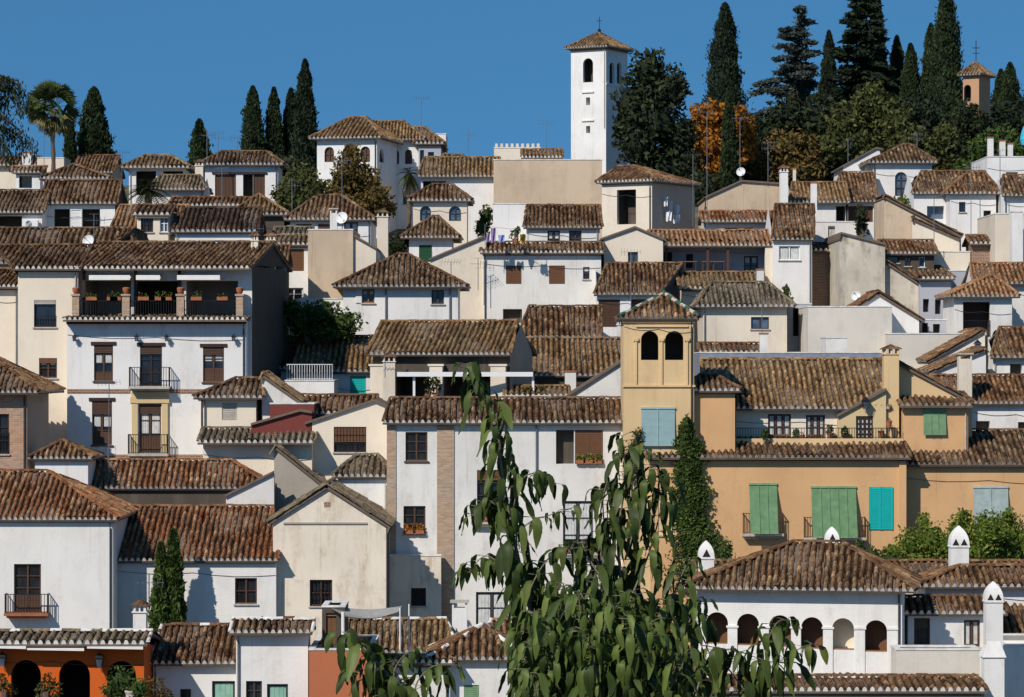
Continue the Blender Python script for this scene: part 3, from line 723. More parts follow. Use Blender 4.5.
def dish(label, x, y, rp, Y, yb, facing=(-.35, -1, .35)):
    c = P(x, y, Y); r = rp/F_PX*Y; root = empty('satellite_dish', P(x, yb, Y)); tag(root, label, 'satellite dish', 'satellite dishes on the roofs')
    n = Vector(facing).normalized(); a = n.orthogonal().normalized(); b = n.cross(a); mb = MB(); K = 20; prev = None
    for side in (0, -.012):
        rings = []
        for i in range(5):
            t = i/4; rings.append([c+a*(r*t*math.cos(2*math.pi*j/K))+b*(r*t*math.sin(2*math.pi*j/K))+n*(.12*t*t-.06+side) for j in range(K)])
        for i in range(4):
            for j in range(K): mb.face([rings[i][j], rings[i][(j+1) % K], rings[i+1][(j+1) % K], rings[i+1][j]])
    mb.build('reflector', 'dishwhite', root, True)
    m = MB(); m.tube([P(x, yb, Y)-Vector((0, 0, .2)), c-n*.1], .03, 6); m.build('mast', 'zinc', root)
    m = MB(); m.tube([c-b*r*.9*(1 if b.z > 0 else -1), c+n*.45], .012, 5); m.box(c+n*.45-Vector((.04, .04, .04)), c+n*.45+Vector((.04, .04, .04))); m.build('feed_arm', 'zinc', root)
    return root
# ================================================================== ground
g = MB(); ys = [k[0] for k in GK]; ys = sorted(set(ys+[i for i in range(60, 520, 12)])); xs = [-3000, -600, -200, -100, -50, 0, 50, 100, 200, 600, 3000]
for a, b in zip(ys, ys[1:]):
    for c, d in zip(xs, xs[1:]): g.face([(c, a, ground(a)), (d, a, ground(a)), (d, b, ground(b)), (c, b, ground(b))])
m, nt, b_ = new_mat('earth'); M['earth'] = m
nn = noise(nt, pos(nt), .4, 6, .7); rr = ramp(nt, [(.35, (.05, .055, .025)), (.55, (.12, .10, .06)), (.7, (.17, .14, .10))]); nt.links.new(nn, rr.inputs[0]); nt.links.new(rr.outputs[0], b_.inputs['Base Color']); b_.inputs['Roughness'].default_value = 1
tag(g.build('hillside_terrain', 'earth'), 'dry earth hillside carrying the terraced houses', 'hillside', kind='structure')

V = {}
def fz0(py, Y): return (HY-py)/F_PX*Y
# ================================================================== bottom row, left
V['B1'] = house('large whitewashed brick house with rusty tiled hip roof at the left edge', -60, 113, 519, 139.5, None, ('hip', -20, 47, 472), 'whitebrick', 'red', oh=.3,
  wins=[('w', 14, 564, 41, 612, dict(fr='b', mull=1, tr=3, panel=.35, balc=(6, 50), proj=.6, rh=.85, bmat='terrapot'))], cornm='darkgrey')
V['B4'] = house('low whitewashed house with long rusty tile roof behind two slim cypresses', 110, 276, 560, 141.3, None, ('gable', 507, .5, 104, 273), 'whitebrick', 'red', oh=.3, cornm='darkgrey',
  wins=[('w', 235, 578, 257, 604, dict(fr='b', tr=1, curt=0))])
V['B5'] = house('tall beige gabled house with rust stained plaster and one barred window', 273, 386, 520, 141.8, 6, ('front', 327, 486, 524), 'beigewhite', 'grey', os_=.25,
  wins=[('w', 310, 580, 332, 606, dict(fr='b', grid=1))])
V['B5b'] = house('plain grey-beige wall with sloping tiled top behind the beige gable', 274, 345, 450, 148.4, 3, ('front', 276, 447, 502), 'greyplaster', 'grey', lwins=[])
F_ = V['B5']['F']; mb = MB(); z_ = fz0(523, 141.8); F_.box(mb, .5, V['B5']['L']-.9, z_-.05, z_+.03, -.06, -.003); mb.build('drip_moulding', 'greyplaster', V['B5']['root'])
mb = MB(); F_.box(mb, F_.s_of(324), F_.s_of(330), fz0(507, 141.8), fz0(502, 141.8), -.02, -.002); mb.build('vent_brick', 'brown_brick', V['B5']['root'])
mb = MB(); mb.tube([F_.at(V['B5']['L']+.25, fz0(526, 141.8), -.1), F_.at(V['B5']['L']+.1, fz0(534, 141.8), .1), F_.at(V['B5']['L']+.1, fz0(640, 141.8), .1)], .06, 6); mb.build('drain_pipe', 'iron', V['B5']['root'])
V['B2'] = house('small white tower with a little pyramid tile roof above the rusty roofs', 35, 88, 458, 146, None, ('hip', 62, 63, 441), 'white', 'brown', oh=.3, pitch=.45)
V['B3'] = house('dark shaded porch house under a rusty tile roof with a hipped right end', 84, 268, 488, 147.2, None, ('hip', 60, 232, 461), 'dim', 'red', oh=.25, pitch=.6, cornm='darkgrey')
V['B3b'] = house('white wedge shaped parapet wall with one red tiled edge', 226, 274, 494, 146.65, .5, ('front', 273, 471, 473), 'white2', 'red', name='parapet_wall', cat='wall', thin=True, os_=.05)
V['B6'] = house('orange restaurant front with three dark round arches and a short tiled roof', -40, 144, 643, 118, 9, ('gable', 632, .12), 'orange', 'grey', oh=.6, capplug=.4, pitch=.3,
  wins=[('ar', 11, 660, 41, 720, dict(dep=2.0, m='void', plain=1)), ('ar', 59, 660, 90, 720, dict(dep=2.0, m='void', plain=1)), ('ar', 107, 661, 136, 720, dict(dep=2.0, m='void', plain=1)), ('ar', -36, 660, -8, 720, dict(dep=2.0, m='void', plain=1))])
chimney(V['B6'], 133, 146, 601, 630, 119.5, 'box', 'white2')
V['B7'] = house('white house with green curtained door below a dark mossy roof', 153, 240, 663, 120.5, None, ('gable', 626, .5, 162, 249), 'white', 'brown', oh=.4, capplug=.3,
  wins=[('w', 212, 681, 235, 725, dict(fr='g', mull=0, tr=0, curt=1, cz=0, cm='greencurtain')), ('w', 180, 689, 191, 720, dict(fr='b', mull=0))])
V['B8'] = house('narrow white house with a shallow tiled eave and planted niches', 236, 308, 632, 119.6, None, ('gable', 620), 'white', 'brown', oh=.5, capplug=.5, pitch=.3,
  wins=[('w', 246, 681, 262, 720, dict(fr='g', tr=3)), ('w', 267, 684, 288, 725, dict(fr='g', mull=0, tr=0, curt=1, cz=.1, cm='greencurtain'))])
V['B9'] = house('plain terracotta red terrace wall under the cloth shade sail', 309, 372, 650, 118.8, 6, ('flat',), 'terracotta', name='terrace', cat='terrace')
V['B10'] = house('low rusty roofed terrace house behind the shade sail', 352, 455, 652, 126, None, ('gable', 620, .5, 346, 446), 'dim', 'ochreold', oh=.3, capplug=.5)
V['B10b'] = house('low parapet with a strip of red tiles below the terrace', 372, 450, 662, 121, None, ('gable', 657), 'white2', 'orange', pitch=.25)
V['B11'] = house('small white house with pyramid roof of mossy tiles and white striped hips', 436, 518, 659, 121.5, None, ('hip', 482, 484, 626), 'white', 'brown', oh=.35, capplug=.45,
  wins=[('sh', 464, 685, 479, 720, dict(m='greenpaint', n=1))], pitch=.5)
V['B12'] = house('red tiled roof house with striped ridge behind the foreground leaves', 486, 640, 656, 127, None, ('hip', 492, 590, 621), 'white2', 'red', capplug=.45)
chimney(V['B12'], 452, 467, 601, 634, 128, 'flat', 'white')
# ================================================================== gallery house, bottom right
V['G'] = house('white gallery house with six round arches under a wide hipped roof', 697, 902, 588, 123.5, None, ('hip', 793, 842, 543), 'whitebrick', 'brown', yaw=-9, oh=.6, pitch=.5,
  wins=[('ar', x-11, y, x+11, y+32, dict(dep=.5, m='cream2' if x == 843 else 'shutterbrown')) for x, y in ((717, 612), (748, 613.5), (780, 615), (812, 617), (843, 618), (876, 620))], slabm='soffit')
F_ = V['G']['F']; mb = MB()
for x in (701, 732.5, 764, 796, 828, 860, 893): a_ = F_.s_of(x); F_.box(mb, a_-.2, a_+.2, V['G']['zb'], fz0(627, 123.5), -.05, -.003); F_.box(mb, a_-.25, a_+.25, fz0(627, 123.5), fz0(625, 123.5), -.09, -.002)
mb.build('pilaster', 'whitebrick', V['G']['root'])
chimney(V['G'], 826, 839, 527, 552, 131, 'moor', 'white')
V['G0'] = house('long mossy tiled roof behind the arched white gallery', 699, 1060, 575, 134, None, ('gable', 562, .5), 'white2', 'brown', pitch=.3)
chimney(V['G0'], 699, 714, 541, 580, 133, 'moor', 'white'); chimney(V['G0'], 951, 969, 526, 566, 133, 'moor2', 'white')
V['G1'] = house('white annex with two small windows right of the arched gallery', 908, 1002, 613, 126, None, ('gable', 597, .5, 904, 1000), 'white', 'brown', oh=.35, cornm='darkgrey',
  wins=[('w', 914, 618, 930, 645, dict(fr='b', mull=0, tr=0)), ('w', 964, 620, 980, 647, dict(fr='b', mull=1, tr=0))], pitch=.4)
V['G1b'] = house('brown tiled roof sloping down right behind the tall white chimney', 925, 1055, 586, 129, None, ('hip', 960, 1040, 567), 'white', 'brown', pitch=.4)
V['G1c'] = house('small tiled hip roof beyond the tall white chimney at right edge', 1004, 1060, 640, 126.5, None, ('hip', 1010, 1050, 588), 'white', 'brown')
V['G2'] = house('low weathered white terrace wall beside the arched gallery', 896, 980, 650, 120.5, 1.6, ('flat',), 'concrete', name='terrace', cat='terrace', oh=.1)
V['G3'] = house('white front wall with a thin tiled ledge at the bottom edge', 640, 981, 690, 117.5, 2.4, ('gable', 677, .9), 'white', 'brown', oh=.3, yaw=0, name='garden_wall', cat='wall')
V['G4'] = house('shaded white house wall at the lower right corner', 1003, 1060, 646, 121, 5, ('flat',), 'white')
# big free chimney, right
ch = empty('chimney_stack', P(994, 720, 119)); tag(ch, 'tall slim white chimney with pointed vented hood at the lower right corner', 'chimney')
fake = dict(roof=ch); chimney(fake, 986, 1003, 582, 655, 119, 'moor2', 'white'); 
mb = MB(); F_ = Face((985-CX)/F_PX*118.9, 118.9, 0); wq = F_.s_of(1003.5); F_.box(mb, -.03, wq+.03, P(0, 740, 119).z, P(0, 657, 119).z, -.04, .9); 
c4 = [F_.at(-.1, P(0, 657, 119).z, -.1), F_.at(wq+.1, P(0, 657, 119).z, -.1), F_.at(wq+.1, P(0, 657, 119).z, .95), F_.at(-.1, P(0, 657, 119).z, .95)]; ap = [F_.at(.12, P(0, 641, 119).z, .1), F_.at(wq-.12, P(0, 641, 119).z, .1), F_.at(wq-.12, P(0, 641, 119).z, .7), F_.at(.12, P(0, 641, 119).z, .7)]
mb.hexa(c4+ap); mb.build('chimney_base', 'white', ch)
# ================================================================== yellow ochre house
YF = 145.0
V['YM'] = house('ochre yellow house front with green roller blinds and two iron balconies', 650, 906, 457, YF, 3.2, ('gable', 437, .93), 'ochre2', 'brown', oh=.4, cornm='wooddark',
  wins=[('bl', 750, 485, 776, 533, dict(balc=(742, 783), cords=2, tilt=.8, proj=.45, railm='wood')), ('bl', 812, 488, 855, 537, dict(balc=(803, 865), cords=4, tilt=.8, proj=.45, railm='wood')),
        ('sh', 869, 487, 893, 530, dict(m='turquoise', n=2, d=-.06)), ('w', 658, 490, 676, 535, dict(fr='g', gl='glassblue'))], eavem='mortardark')
mb = MB(); F_ = V['YM']['F']; a_ = F_.s_of(899); F_.box(mb, a_, F_.s_of(906), V['YM']['zb'], V['YM']['zt']-.2, -.12, -.003); mb.build('corner_pilaster', 'ochre2', V['YM']['root'])
V['YR'] = house('ochre right wing with a pale roller blind above the garden shrubs', 903, 1075, 464, 146.0, None, ('gable', 431), 'ochre2', 'brown', oh=.35, cornm='wooddark',
  wins=[('bl', 974, 488, 1007, 525, dict(m='paleblind', cords=1, tilt=.35))], pitch=.4, eavem='mortardark')
V['YS'] = house('small ochre upper block with one green shuttered window', 903, 968, 405, 147.0, 3.0, ('gable', 393, .9), 'ochre2', 'brown', oh=.4, cornice=False,
  wins=[('bl', 924, 410, 945, 435, dict(m='greenpaint', cords=2, tilt=.12))], eavem='mortardark')
V['YG'] = house('ochre gable wall with a sloping top rising to the ochre chimney', 893, 972, 358, 148.5, 3.5, ('front', 896, 362, 402), 'ochre', 'brown', os_=.05)
chimney(V['YG'], 884, 899, 345, 440, 147.5, 'box', 'ochre', 't_brown')
V['YD'] = house('cream dormer gable with lantern and glazed door on the ochre house terrace', 838, 886, 414, 147.3, 4, ('front', 886, 388, 389), 'mould', 'brown', thin=True, os_=.05,
  wins=[('w', 856, 413, 873, 439, dict(fr='d', mull=3, tr=4, gl='curtain', dep=.15))])
V['YB'] = house('long brown tiled roof over the ochre house loggia with curtained doors', 716, 885, 408, 147.8, None, ('gable', 360, .5, 700, 896), 'cream', 'ochreold', oh=.45, cornm='wooddark', pitch=.45,
  wins=[('dk', 717, 412, 736, 440, dict(dep=.8)), ('w', 768, 414, 791, 440, dict(fr='b', mull=2, tr=1, curt=1, cz=.0)), ('w', 806, 415, 825, 440, dict(fr='b', mull=2, tr=1, curt=1, cz=0))])
V['YL'] = house('low plain ochre block between the arched tower and the terrace', 694, 735, 390, 145.5, 3.2, ('hip', 700, 716, 376), 'ochre2', 'brown', oh=.3)
V['YT'] = house('ochre yellow tower with twin dark arched openings and green glazed roof ridges', 623.5, 694, 318, 145.05, 3.9, ('hip', 666, 667, 295), 'ochre', 'brown', oh=.24,
  wins=[('ar', 641, 331, 658.5, 360, dict(dep=1.2, m='dim', plain=1)), ('ar', 665, 331, 683.5, 360, dict(dep=1.2, m='dim', plain=1)), ('bl', 642, 409, 674, 446, dict(m='blueshutter', cords=1, tilt=.1))], name='tower', cat='tower', eavem='mortardark')
F_ = V['YT']['F']; mb = MB(); L_ = V['YT']['L']
def fz(py, Y=145.05): return (HY-py)/F_PX*Y
F_.box(mb, -.06, L_+.06, fz(387), fz(385), -.08, -.002); F_.box(mb, -.05, L_+.05, fz(322.5), fz(320), -.1, -.003)
for x in (636, 661.5, 687): 
    a_ = F_.s_of(x); F_.box(mb, a_-.05, a_+.05, fz(385), fz(341), -.07, -.004); F_.box(mb, a_-.12, a_+.12, fz(341), fz(338), -.1, -.004)
F_.box(mb, F_.s_of(636), F_.s_of(688), fz(327), fz(325.5), -.08, -.004)
mb.build('moulding', 'ochre', V['YT']['root'])
ap = F_.at((F_.s_of(666)), (HY-296)/F_PX*(145.05+1.95)+.12, 1.95); ze_ = fz(318)
for e in (F_.at(-.22, ze_+.1, -.22), F_.at(L_+.22, ze_+.1, -.22)):
    d = ap-e
    for i in range(8): mb = MB(); mb.tube([e+d*(i/8), e+d*((i+1)/8+.004)], [.112, .098], 8); mb.build('ridge_tile', 'greenglaze' if i % 2 == 0 else 'stone', V['YT']['roof'])
mb = MB(); mb.lathe(ap-Vector((0, 0, .05)), [(.14, 0), (.17, .08), (.1, .16), (.02, .24)]); mb.build('roof_finial', 'greenglaze', V['YT']['roof'])
# terrace railing and plants on the ochre house
ff = Face((735-CX)/F_PX*146.7, 146.7, 0)
mb = MB(); ff.box(mb, 0, ff.s_of(903), P(0, 441, 146.7).z-.5, P(0, 438.5, 146.7).z, 0, .12); po = mb.build('terrace_parapet', 'ochre', V['YM']['root'])
railing(ff, 0, ff.s_of(900), P(0, 438.5, 146.7).z, P(0, 428.5, 146.7).z, .06, po, ret=False)
# grey strip / wall behind the ochre roof
V['GS'] = house('long low grey-blue parapet above the ochre house roof', 700, 893, 353, 158, 5, ('flat',), 'parapetgrey', name='terrace', cat='terrace')
# ================================================================== central facade with brick bands
V['M5'] = house('long white house with two vertical brick bands and several wooden windows', 387, 624, 422, 146.5, None, ('gable', 399, .5, 390, 640), 'white2', 'brown', oh=.38, pitch=.36, cornm='wooddark',
  wins=[('w', 405.5, 432, 427.5, 461, dict(fr='b', tr=2, sb=1)), ('w', 403.5, 506, 425.5, 534, dict(fr='b', tr=2, pots=2, pl='autumn')), ('w', 477, 470, 505, 521, dict(fr='g', mull=1, tr=3, balc=(471, 512), proj=.4, rh=.5, blind=.2, bm='shutterbrown', pots=4)),
        ('sh', 575, 430, 603, 464, dict(m='shutterbrown', n=2, pots=3)), ('dkn', 556, 430, 574, 464, dict()), ('w', 563, 501, 593, 552, dict(fr='g', curt=1, tr=2, cz=.25, balc=(558, 600), proj=.35, rh=.35, pots=4, pl='mid')),
        ('w', 476, 592, 508, 640, dict(fr='g'))])
F_ = V['M5']['F']; mb = MB(); zz = V['M5']['zt']-.18
F_.box(mb, F_.s_of(387)-.01, F_.s_of(396), V['M5']['zb'], zz, -.05, -.003); F_.box(mb, F_.s_of(437), F_.s_of(454), V['M5']['zb'], zz+.003, -.06, -.003); mb.build('brick_band', 'brickband', V['M5']['root'])
mb = MB(); a_ = F_.s_of(536.5); mb.tube([F_.at(a_, zz, -.08), F_.at(a_, V['M5']['zt']-3.5, -.08)], .045, 6); mb.build('drain_pipe', 'zinc', V['M5']['root'])
V['M5l'] = house('small white house with a short grey tiled roof left of the brick bands', 338, 388, 476, 147.6, None, ('hip', 356, 378, 456), 'white', 'grey', oh=.3, wins=[('w', 368, 504, 378, 512, dict(tr=0, mull=0))])
V['M5b'] = house('shaded plain wall with one black window below the brick banded house', 380, 441, 556, 145.6, .6, ('flat',), 'beigewhite', wins=[('w', 411, 588, 426, 606, dict(fr='d', mull=0, tr=0))])
V['M2'] = house('cream gabled house with one wide barred window and grey sloping roof', 311, 388, 420, 150, 7, ('front', 374, 399, 405), 'cream', 'brown', thin=True, os_=.3,
  wins=[('w', 334, 427, 366, 452, dict(fr='d', mull=2, tr=2, blind=.6, bm='shutterbrown', grid=1))])
V['M1'] = house('small cream house with a mossy roof and one grey shutter', 203, 256, 397, 151.5, None, ('hip', 236, 262, 379), 'cream', 'brown', oh=.45,
  wins=[('sh', 222, 403, 237, 420, dict(m='stone', n=1, d=.05))])
V['M1b'] = house('cream house front under a thin tiled canopy right of the balconies', 203, 312, 442, 149.2, None, ('gable', 429, .9), 'cream', 'grey', oh=.75, pitch=.25)
V['M1c'] = house('short slanting mossy roof gable beside the grey-shuttered house', 262, 300, 378, 151.9, 4, ('front', 263, 375, 401), 'white2', 'ochreold', os_=.1)
V['M1e'] = house('dark red painted block wall behind the thin tiled canopy', 270, 314, 404, 150.7, 3, ('flat',), 'maroon')
V['M1f'] = house('dark red sloping attic strip above the thin tiled canopy', 251, 312, 423, 150.0, .5, ('front', 300, 409, 411), 'maroon', thin=True, os_=0)
V['M2b'] = house('low curved grey tiled roof with a white eave beside the cream gable', 282, 372, 413, 152.6, None, ('gable', 396, .6), 'white', 'brown', pitch=.3, oh=.3)
V['M3'] = house('white house with a turquoise shutter under a golden brown tiled roof', 296, 372, 371, 163, None, ('gable', 337, .5, 302, 376), 'white', 'ochreold', oh=.3,
  wins=[('sh', 350, 376, 366, 394, dict(m='turquoise', n=1))])
V['M3b'] = house('dark tiled roof in the shade of the tall loggia house', 262, 300, 368, 164.5, None, ('gable', 338), 'white2', 'dark', wins=[('sh', 262, 373, 273, 381, dict(m='turquoise', n=1))])
V['M3c'] = house('little white terrace with wrought railing below the golden brown roof', 285, 334, 381, 157, 4, ('flat',), 'white', name='terrace', cat='terrace')
ff = V['M3c']['F']; railing(ff, .1, V['M3c']['L']-.1, V['M3c']['zt']+.05, V['M3c']['zt']+.85, .1, V['M3c']['wall'], ret=False, mat='whitepaint')
V['M4'] = house('open terrace house with stone pillars beneath a broad golden tiled roof', 373, 510, 354, 157, None, ('gable', 322, .5, 381, 517), 'dim', 'ochreold', oh=.5, yaw=-13, pitch=.55, rightshadem='greyplaster',
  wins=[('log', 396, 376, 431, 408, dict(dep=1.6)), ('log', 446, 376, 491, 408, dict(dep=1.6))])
F_ = V['M4']['F']
mb = MB()
for x0_, x1_ in ((372, 386), (431, 444), (492, 507)): F_.box(mb, F_.s_of(x0_), F_.s_of(x1_), V['M4']['zb'], fz(366, 156.8), -.35, -.004); F_.box(mb, F_.s_of(x0_)-.08, F_.s_of(x1_)+.08, fz(366, 156.8), fz(364, 156.8), -.4, -.004)
mb.build('pillar', 'cream2', V['M4']['root'])
chimney(V['M4'], 383, 395, 353, 410, 155.2, 'box', 'cream2')
V['M6a'] = house('dark brown tiled roof house behind the ochre tower, upper roof', 521, 598, 337, 170, None, ('gable', 307, .5, 529, 602), 'white', 'brown', oh=.3, pitch=.5)
V['M6b'] = house('broad golden brown tiled roof beside the tower, lower roof', 527, 640, 375, 162, None, ('gable', 339, .5, 526, 640), 'dim', 'ochreold', oh=.3, pitch=.5)
chimney(V['M6b'], 565, 576, 372, 386, 160, 'pipe', 'white2')
V['M6c'] = house('white gable wedge wall leaning against the ochre tower', 556, 624, 402, 152.5, 3, ('front', 623, 359, 360), 'white2', 'brown', thin=True, os_=.1)
V['M6d'] = house('low terrace with planters behind the long grey roof', 508, 566, 396, 153.8, 5, ('gable', 387, .5), 'dim', 'ochreold', pitch=.2)
# ================================================================== left: loggia house
V['L1'] = house('tall white balcony house with an open loggia beneath its tiled roof', 67, 246, 319, 155, 3.2, ('gable', 316, .95), 'white', 'ochreold', oh=.75, cornm='wooddark', os_=.1,
  wins=[('w', 94, 345, 113, 381, dict(fr='b', lintel=1, tr=3, blind=.22, bm='wood', panel=.25, sb=1)),
        ('w', 140, 346, 162, 386, dict(fr='d', lintel=1, tr=2, blind=.2, balc=(130, 171), proj=.7)),
        ('w', 203, 347, 224, 382, dict(fr='b', lintel=1, tr=2, blind=.22, curt=1, cz=.6, panel=.4, sb=1)),
        ('w', 92, 401, 112, 445, dict(fr='b', lintel=1, tr=2, blind=.3, curt=1, cz=.42, panel=.3, sb=1)),
        ('w', 139, 404, 161, 453, dict(fr='b', tr=2, blind=.2, curt=1, cz=.4, panel=.35, balc=(129, 169), proj=.7)),
        ('w', 201, 400, 215, 440, dict(fr='b', lintel=1, tr=2, blind=.3))])
F_ = V['L1']['F']; mb = MB(); Lz = lambda py: fz(py, 155)
for a_, b_ in ((67.2, 130), (169, 245.5)):
    for y1_, y0_ in ((393, 389), (458, 454.5)): mb = MB(); F_.box(mb, F_.s_of(a_), F_.s_of(b_), Lz(y1_), Lz(y0_), -.04, -.003); mb.build('brick_string_course', 'brown_brick', V['L1']['root'])
mb = MB(); F_.box(mb, F_.s_of(132), F_.s_of(138), Lz(455), Lz(403), -.14, -.003); F_.box(mb, F_.s_of(162), F_.s_of(168), Lz(455), Lz(403), -.14, -.003)
F_.box(mb, F_.s_of(130.5), F_.s_of(169.5), Lz(403), Lz(397), -.18, -.004); F_.box(mb, F_.s_of(131.5), F_.s_of(168.5), Lz(397), Lz(392), -.13, -.004); mb.build('door_surround', 'mould', V['L1']['root'])
# loggia storey set back over the lower facade
V['L1u'] = house('open roof loggia with brick pillars, potted plants and white awnings', 76, 252, 268, 157.2, 10, ('gable', 243, .55), 'white2', 'brown', oh=1.1, yaw=-6, cornm='wooddark', rightshadem='dim', os_=.15,
  wins=[('log', 85, 281, 131, 322, dict(dep=2.4, m='greyplaster')), ('log', 135, 281, 181, 322, dict(dep=2.4)), ('log', 186, 281, 238, 322, dict(dep=2.4, m='greyplaster'))])
F_ = Face((66-CX)/F_PX*155.6, 155.6, 0); U = V['L1u']['root']; z0_ = fz(320, 155.6)
for x0_, x1_ in ((72, 79), (122, 129.5), (176.5, 184), (236, 243)):
    mb = MB(); a_, b_ = F_.s_of(x0_), F_.s_of(x1_); F_.box(mb, a_, b_, z0_, fz(296, 155.6), 0, .36); F_.box(mb, a_-.05, b_+.05, fz(296, 155.6), fz(294, 155.6), -.05, .41)
    p = mb.build('brick_pillar', 'brickband', U)
    mb = MB(); c_ = F_.at((a_+b_)/2, fz(294, 155.6), .18); mb.lathe(c_, [(.1, 0), (.17, .12), (.2, .3), (.15, .34), (.05, .36)]); mb.build('terracotta_urn', 'terrapot', p)
for a_, b_ in ((79.5, 121.5), (130, 176), (184.5, 235.5)): railing(F_, F_.s_of(a_), F_.s_of(b_), z0_, fz(301, 155.6), .18, U, ret=False)
for x in (80, 132, 176, 242):
    mb = MB(); F_.box(mb, F_.s_of(x), F_.s_of(x)+.16, z0_, fz(270, 155.6), .8, .96); mb.build('timber_post', 'wooddark', U)
for a_, b_ in ((89, 130), (136, 160), (177, 220)):
    mb = MB(); s0, s1 = F_.s_of(a_), F_.s_of(b_); mb.hexa([F_.at(s0, fz(279, 155), .0), F_.at(s1, fz(279, 155), .0), F_.at(s1, fz(273, 155), 1.3), F_.at(s0, fz(273, 155), 1.3)]+[F_.at(s0, fz(278.4, 155), .0), F_.at(s1, fz(278.4, 155), .0), F_.at(s1, fz(272.4, 155), 1.3), F_.at(s0, fz(272.4, 155), 1.3)])
    F_.box(mb, s0, s1, fz(279.6, 155), fz(274.8, 155), -.03, -.002); mb.build('awning', 'canvas', U)
POTS = []
for i, x in enumerate((91, 112, 115, 143, 160, 166, 196, 222)):
    zt_ = fz(301, 155.6); mb = MB(); s_ = F_.s_of(x); F_.box(mb, s_-.28, s_+.28, zt_+.04, zt_+.22, .1, .3); lf = MB()
    for j in range(40):
        c_ = F_.at(s_+random.uniform(-.28, .28), zt_+.2+random.random()**2*.3, .2+random.gauss(0, .06)); leaf_quad(lf, c_, .06, tc=(random.random(), .5, 1))
    o = empty('flower_box', F_.at(s_, zt_+.04, .2)); tag(o, ('leftmost flower box on the loggia railing', 'flower box left of its close neighbour in the left loggia bay', 'flower box nearest the second brick pillar, left loggia bay', 'first flower box of the middle loggia bay', 'flower box in the centre of the middle loggia bay', 'flower box at the right of the middle loggia bay', 'flower box at the left of the right loggia bay', 'rightmost flower box on the loggia railing')[i], 'flower box', 'flower boxes along the loggia railing'); mb.build('box', 'terrapot', o); lf.build('plant', 'l_olive' if i % 2 else 'l_mid', o)
# roofs over the loggia (left part) and left wing
V['L2'] = house('cream left wing with two small dark windows beside the loggia house', 18, 78, 268, 156.3, 9, ('gable', 246, .55, -5, 92), 'cream', 'brown', oh=.4, cornm='wooddark',
  wins=[('w', 34, 300, 56, 327, dict(fr='d', tr=0, mull=0, blind=.15, bm='stone', rail=.55)), ('w', 39, 358, 57, 378, dict(fr='b', tr=1, blind=.25, bm='shutterbrown'))])
V['L3'] = house('narrow cream house at the left edge with a shallow tiled eave', -40, 19, 286, 157.5, 8, ('gable', 270, .5), 'cream', 'brown', oh=.4)
V['L4'] = house('wide weathered brown roof left of the round white dish', -60, 84, 263, 163.5, None, ('gable', 229, .5, -60, 134), 'white2', 'brown', oh=.3, wave=.08, pitch=.5)
V['L0'] = house('pink brick house corner with iron railed window and a hipped tile roof', -90, 27, 392, 147, None, ('hip', -40, -12, 354), 'brick', 'brown', oh=.7, pitch=.45, rightshadem='greyplaster', yaw=0,
  wins=[('w', -12, 414, 9, 454, dict(fr='d', rail=1.0, curt=0))])
dish('round white satellite dish on the wide brown roof above the loggia', 88.5, 241, 6.2, 162, 262); 
V['D1'] = house('dark gabled wall block behind the loggia roof', 118, 138, 246, 169, 6, ('front', 131, 230, 252), 'dim', 'brown')
# ================================================================== upper left cluster
V['C'] = house('white house with sliding door under a steep brown tiled roof', 41, 115, 203, 186, None, ('gable', 181, .5, 47, 122), 'white', 'brown', oh=.3, pitch=.55, rightshadem='dim',
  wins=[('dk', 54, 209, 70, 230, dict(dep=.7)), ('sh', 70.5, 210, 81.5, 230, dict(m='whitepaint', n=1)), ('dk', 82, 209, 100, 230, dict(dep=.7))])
V['D'] = house('low brown roofed house with a dark garage opening at the left edge', -40, 42, 212, 184, None, ('gable', 191, .5, -40, 50), 'white2', 'brown', oh=.3, wins=[('dk', -8, 216, 22, 240, dict())])
mb = MB(); q = P(24, 221, 183.4); mb.box(q, q+Vector((.95, .35, 0))+Vector((0, 0, -.6))) if False else mb.box((q.x, 183.3, P(0, 227, 183.4).z), (q.x+.85, 183.9, P(0, 220.5, 183.4).z))
ac = empty('air_conditioner', (q.x+.4, 183.6, P(0, 227, 183.4).z)); tag(ac, 'small white air conditioner box on the wall beside the dark garage opening', 'air conditioner'); mb.build('casing', 'whitepaint', ac)
mb = MB(); 
for k in range(3): 
    r_ = .06+.06*k; pts = [Vector((q.x+.3+r_*math.cos(t), 183.28, P(0, 223.8, 183.4).z+r_*math.sin(t))) for t in [math.pi*2*i/12 for i in range(13)]]; mb.tube(pts, .012, 4)
mb.build('fan_grille', 'darkgrey', ac)
V['B'] = house('square pavilion with a pyramid tile roof edged in green', 44, 106, 178, 196, None, ('hip', 73, 75, 165), 'white', 'brown', oh=.3, capplug=0)
V['A'] = house('little white terrace house with a red tiled roof at the far left', 16, 40, 172, 205, None, ('gable', 167, .5, 12, 47), 'white', 'orange', oh=.3, wins=[('dk', 19, 176, 32, 188, dict())])
V['A2'] = house('pale box shaped roof house behind the palm tree', 37, 64, 158, 232, 6, ('flat',), 'cream2'); chimney(V['A2'], 22, 31, 153, 175, 228, 'pipe', 'white')
V['A3'] = house('low house with a flat brown roof left of the palm', -40, 36, 165, 236, None, ('gable', 157), 'cream2', 'brown')
V['A4'] = house('brown roofed outbuilding below the wide cypress', 76, 112, 172, 226, None, ('gable', 156), 'beige', 'brown')
V['E'] = house('white pillared pavilion with a hipped tile roof behind the small palm', 129, 184, 167, 208, None, ('hip', 146, 170, 156), 'white', 'ochreold', oh=.5,
  wins=[('dk', 136, 171, 156, 195, dict(dep=1.5)), ('dk', 163, 171, 183, 195, dict(dep=1.5))])
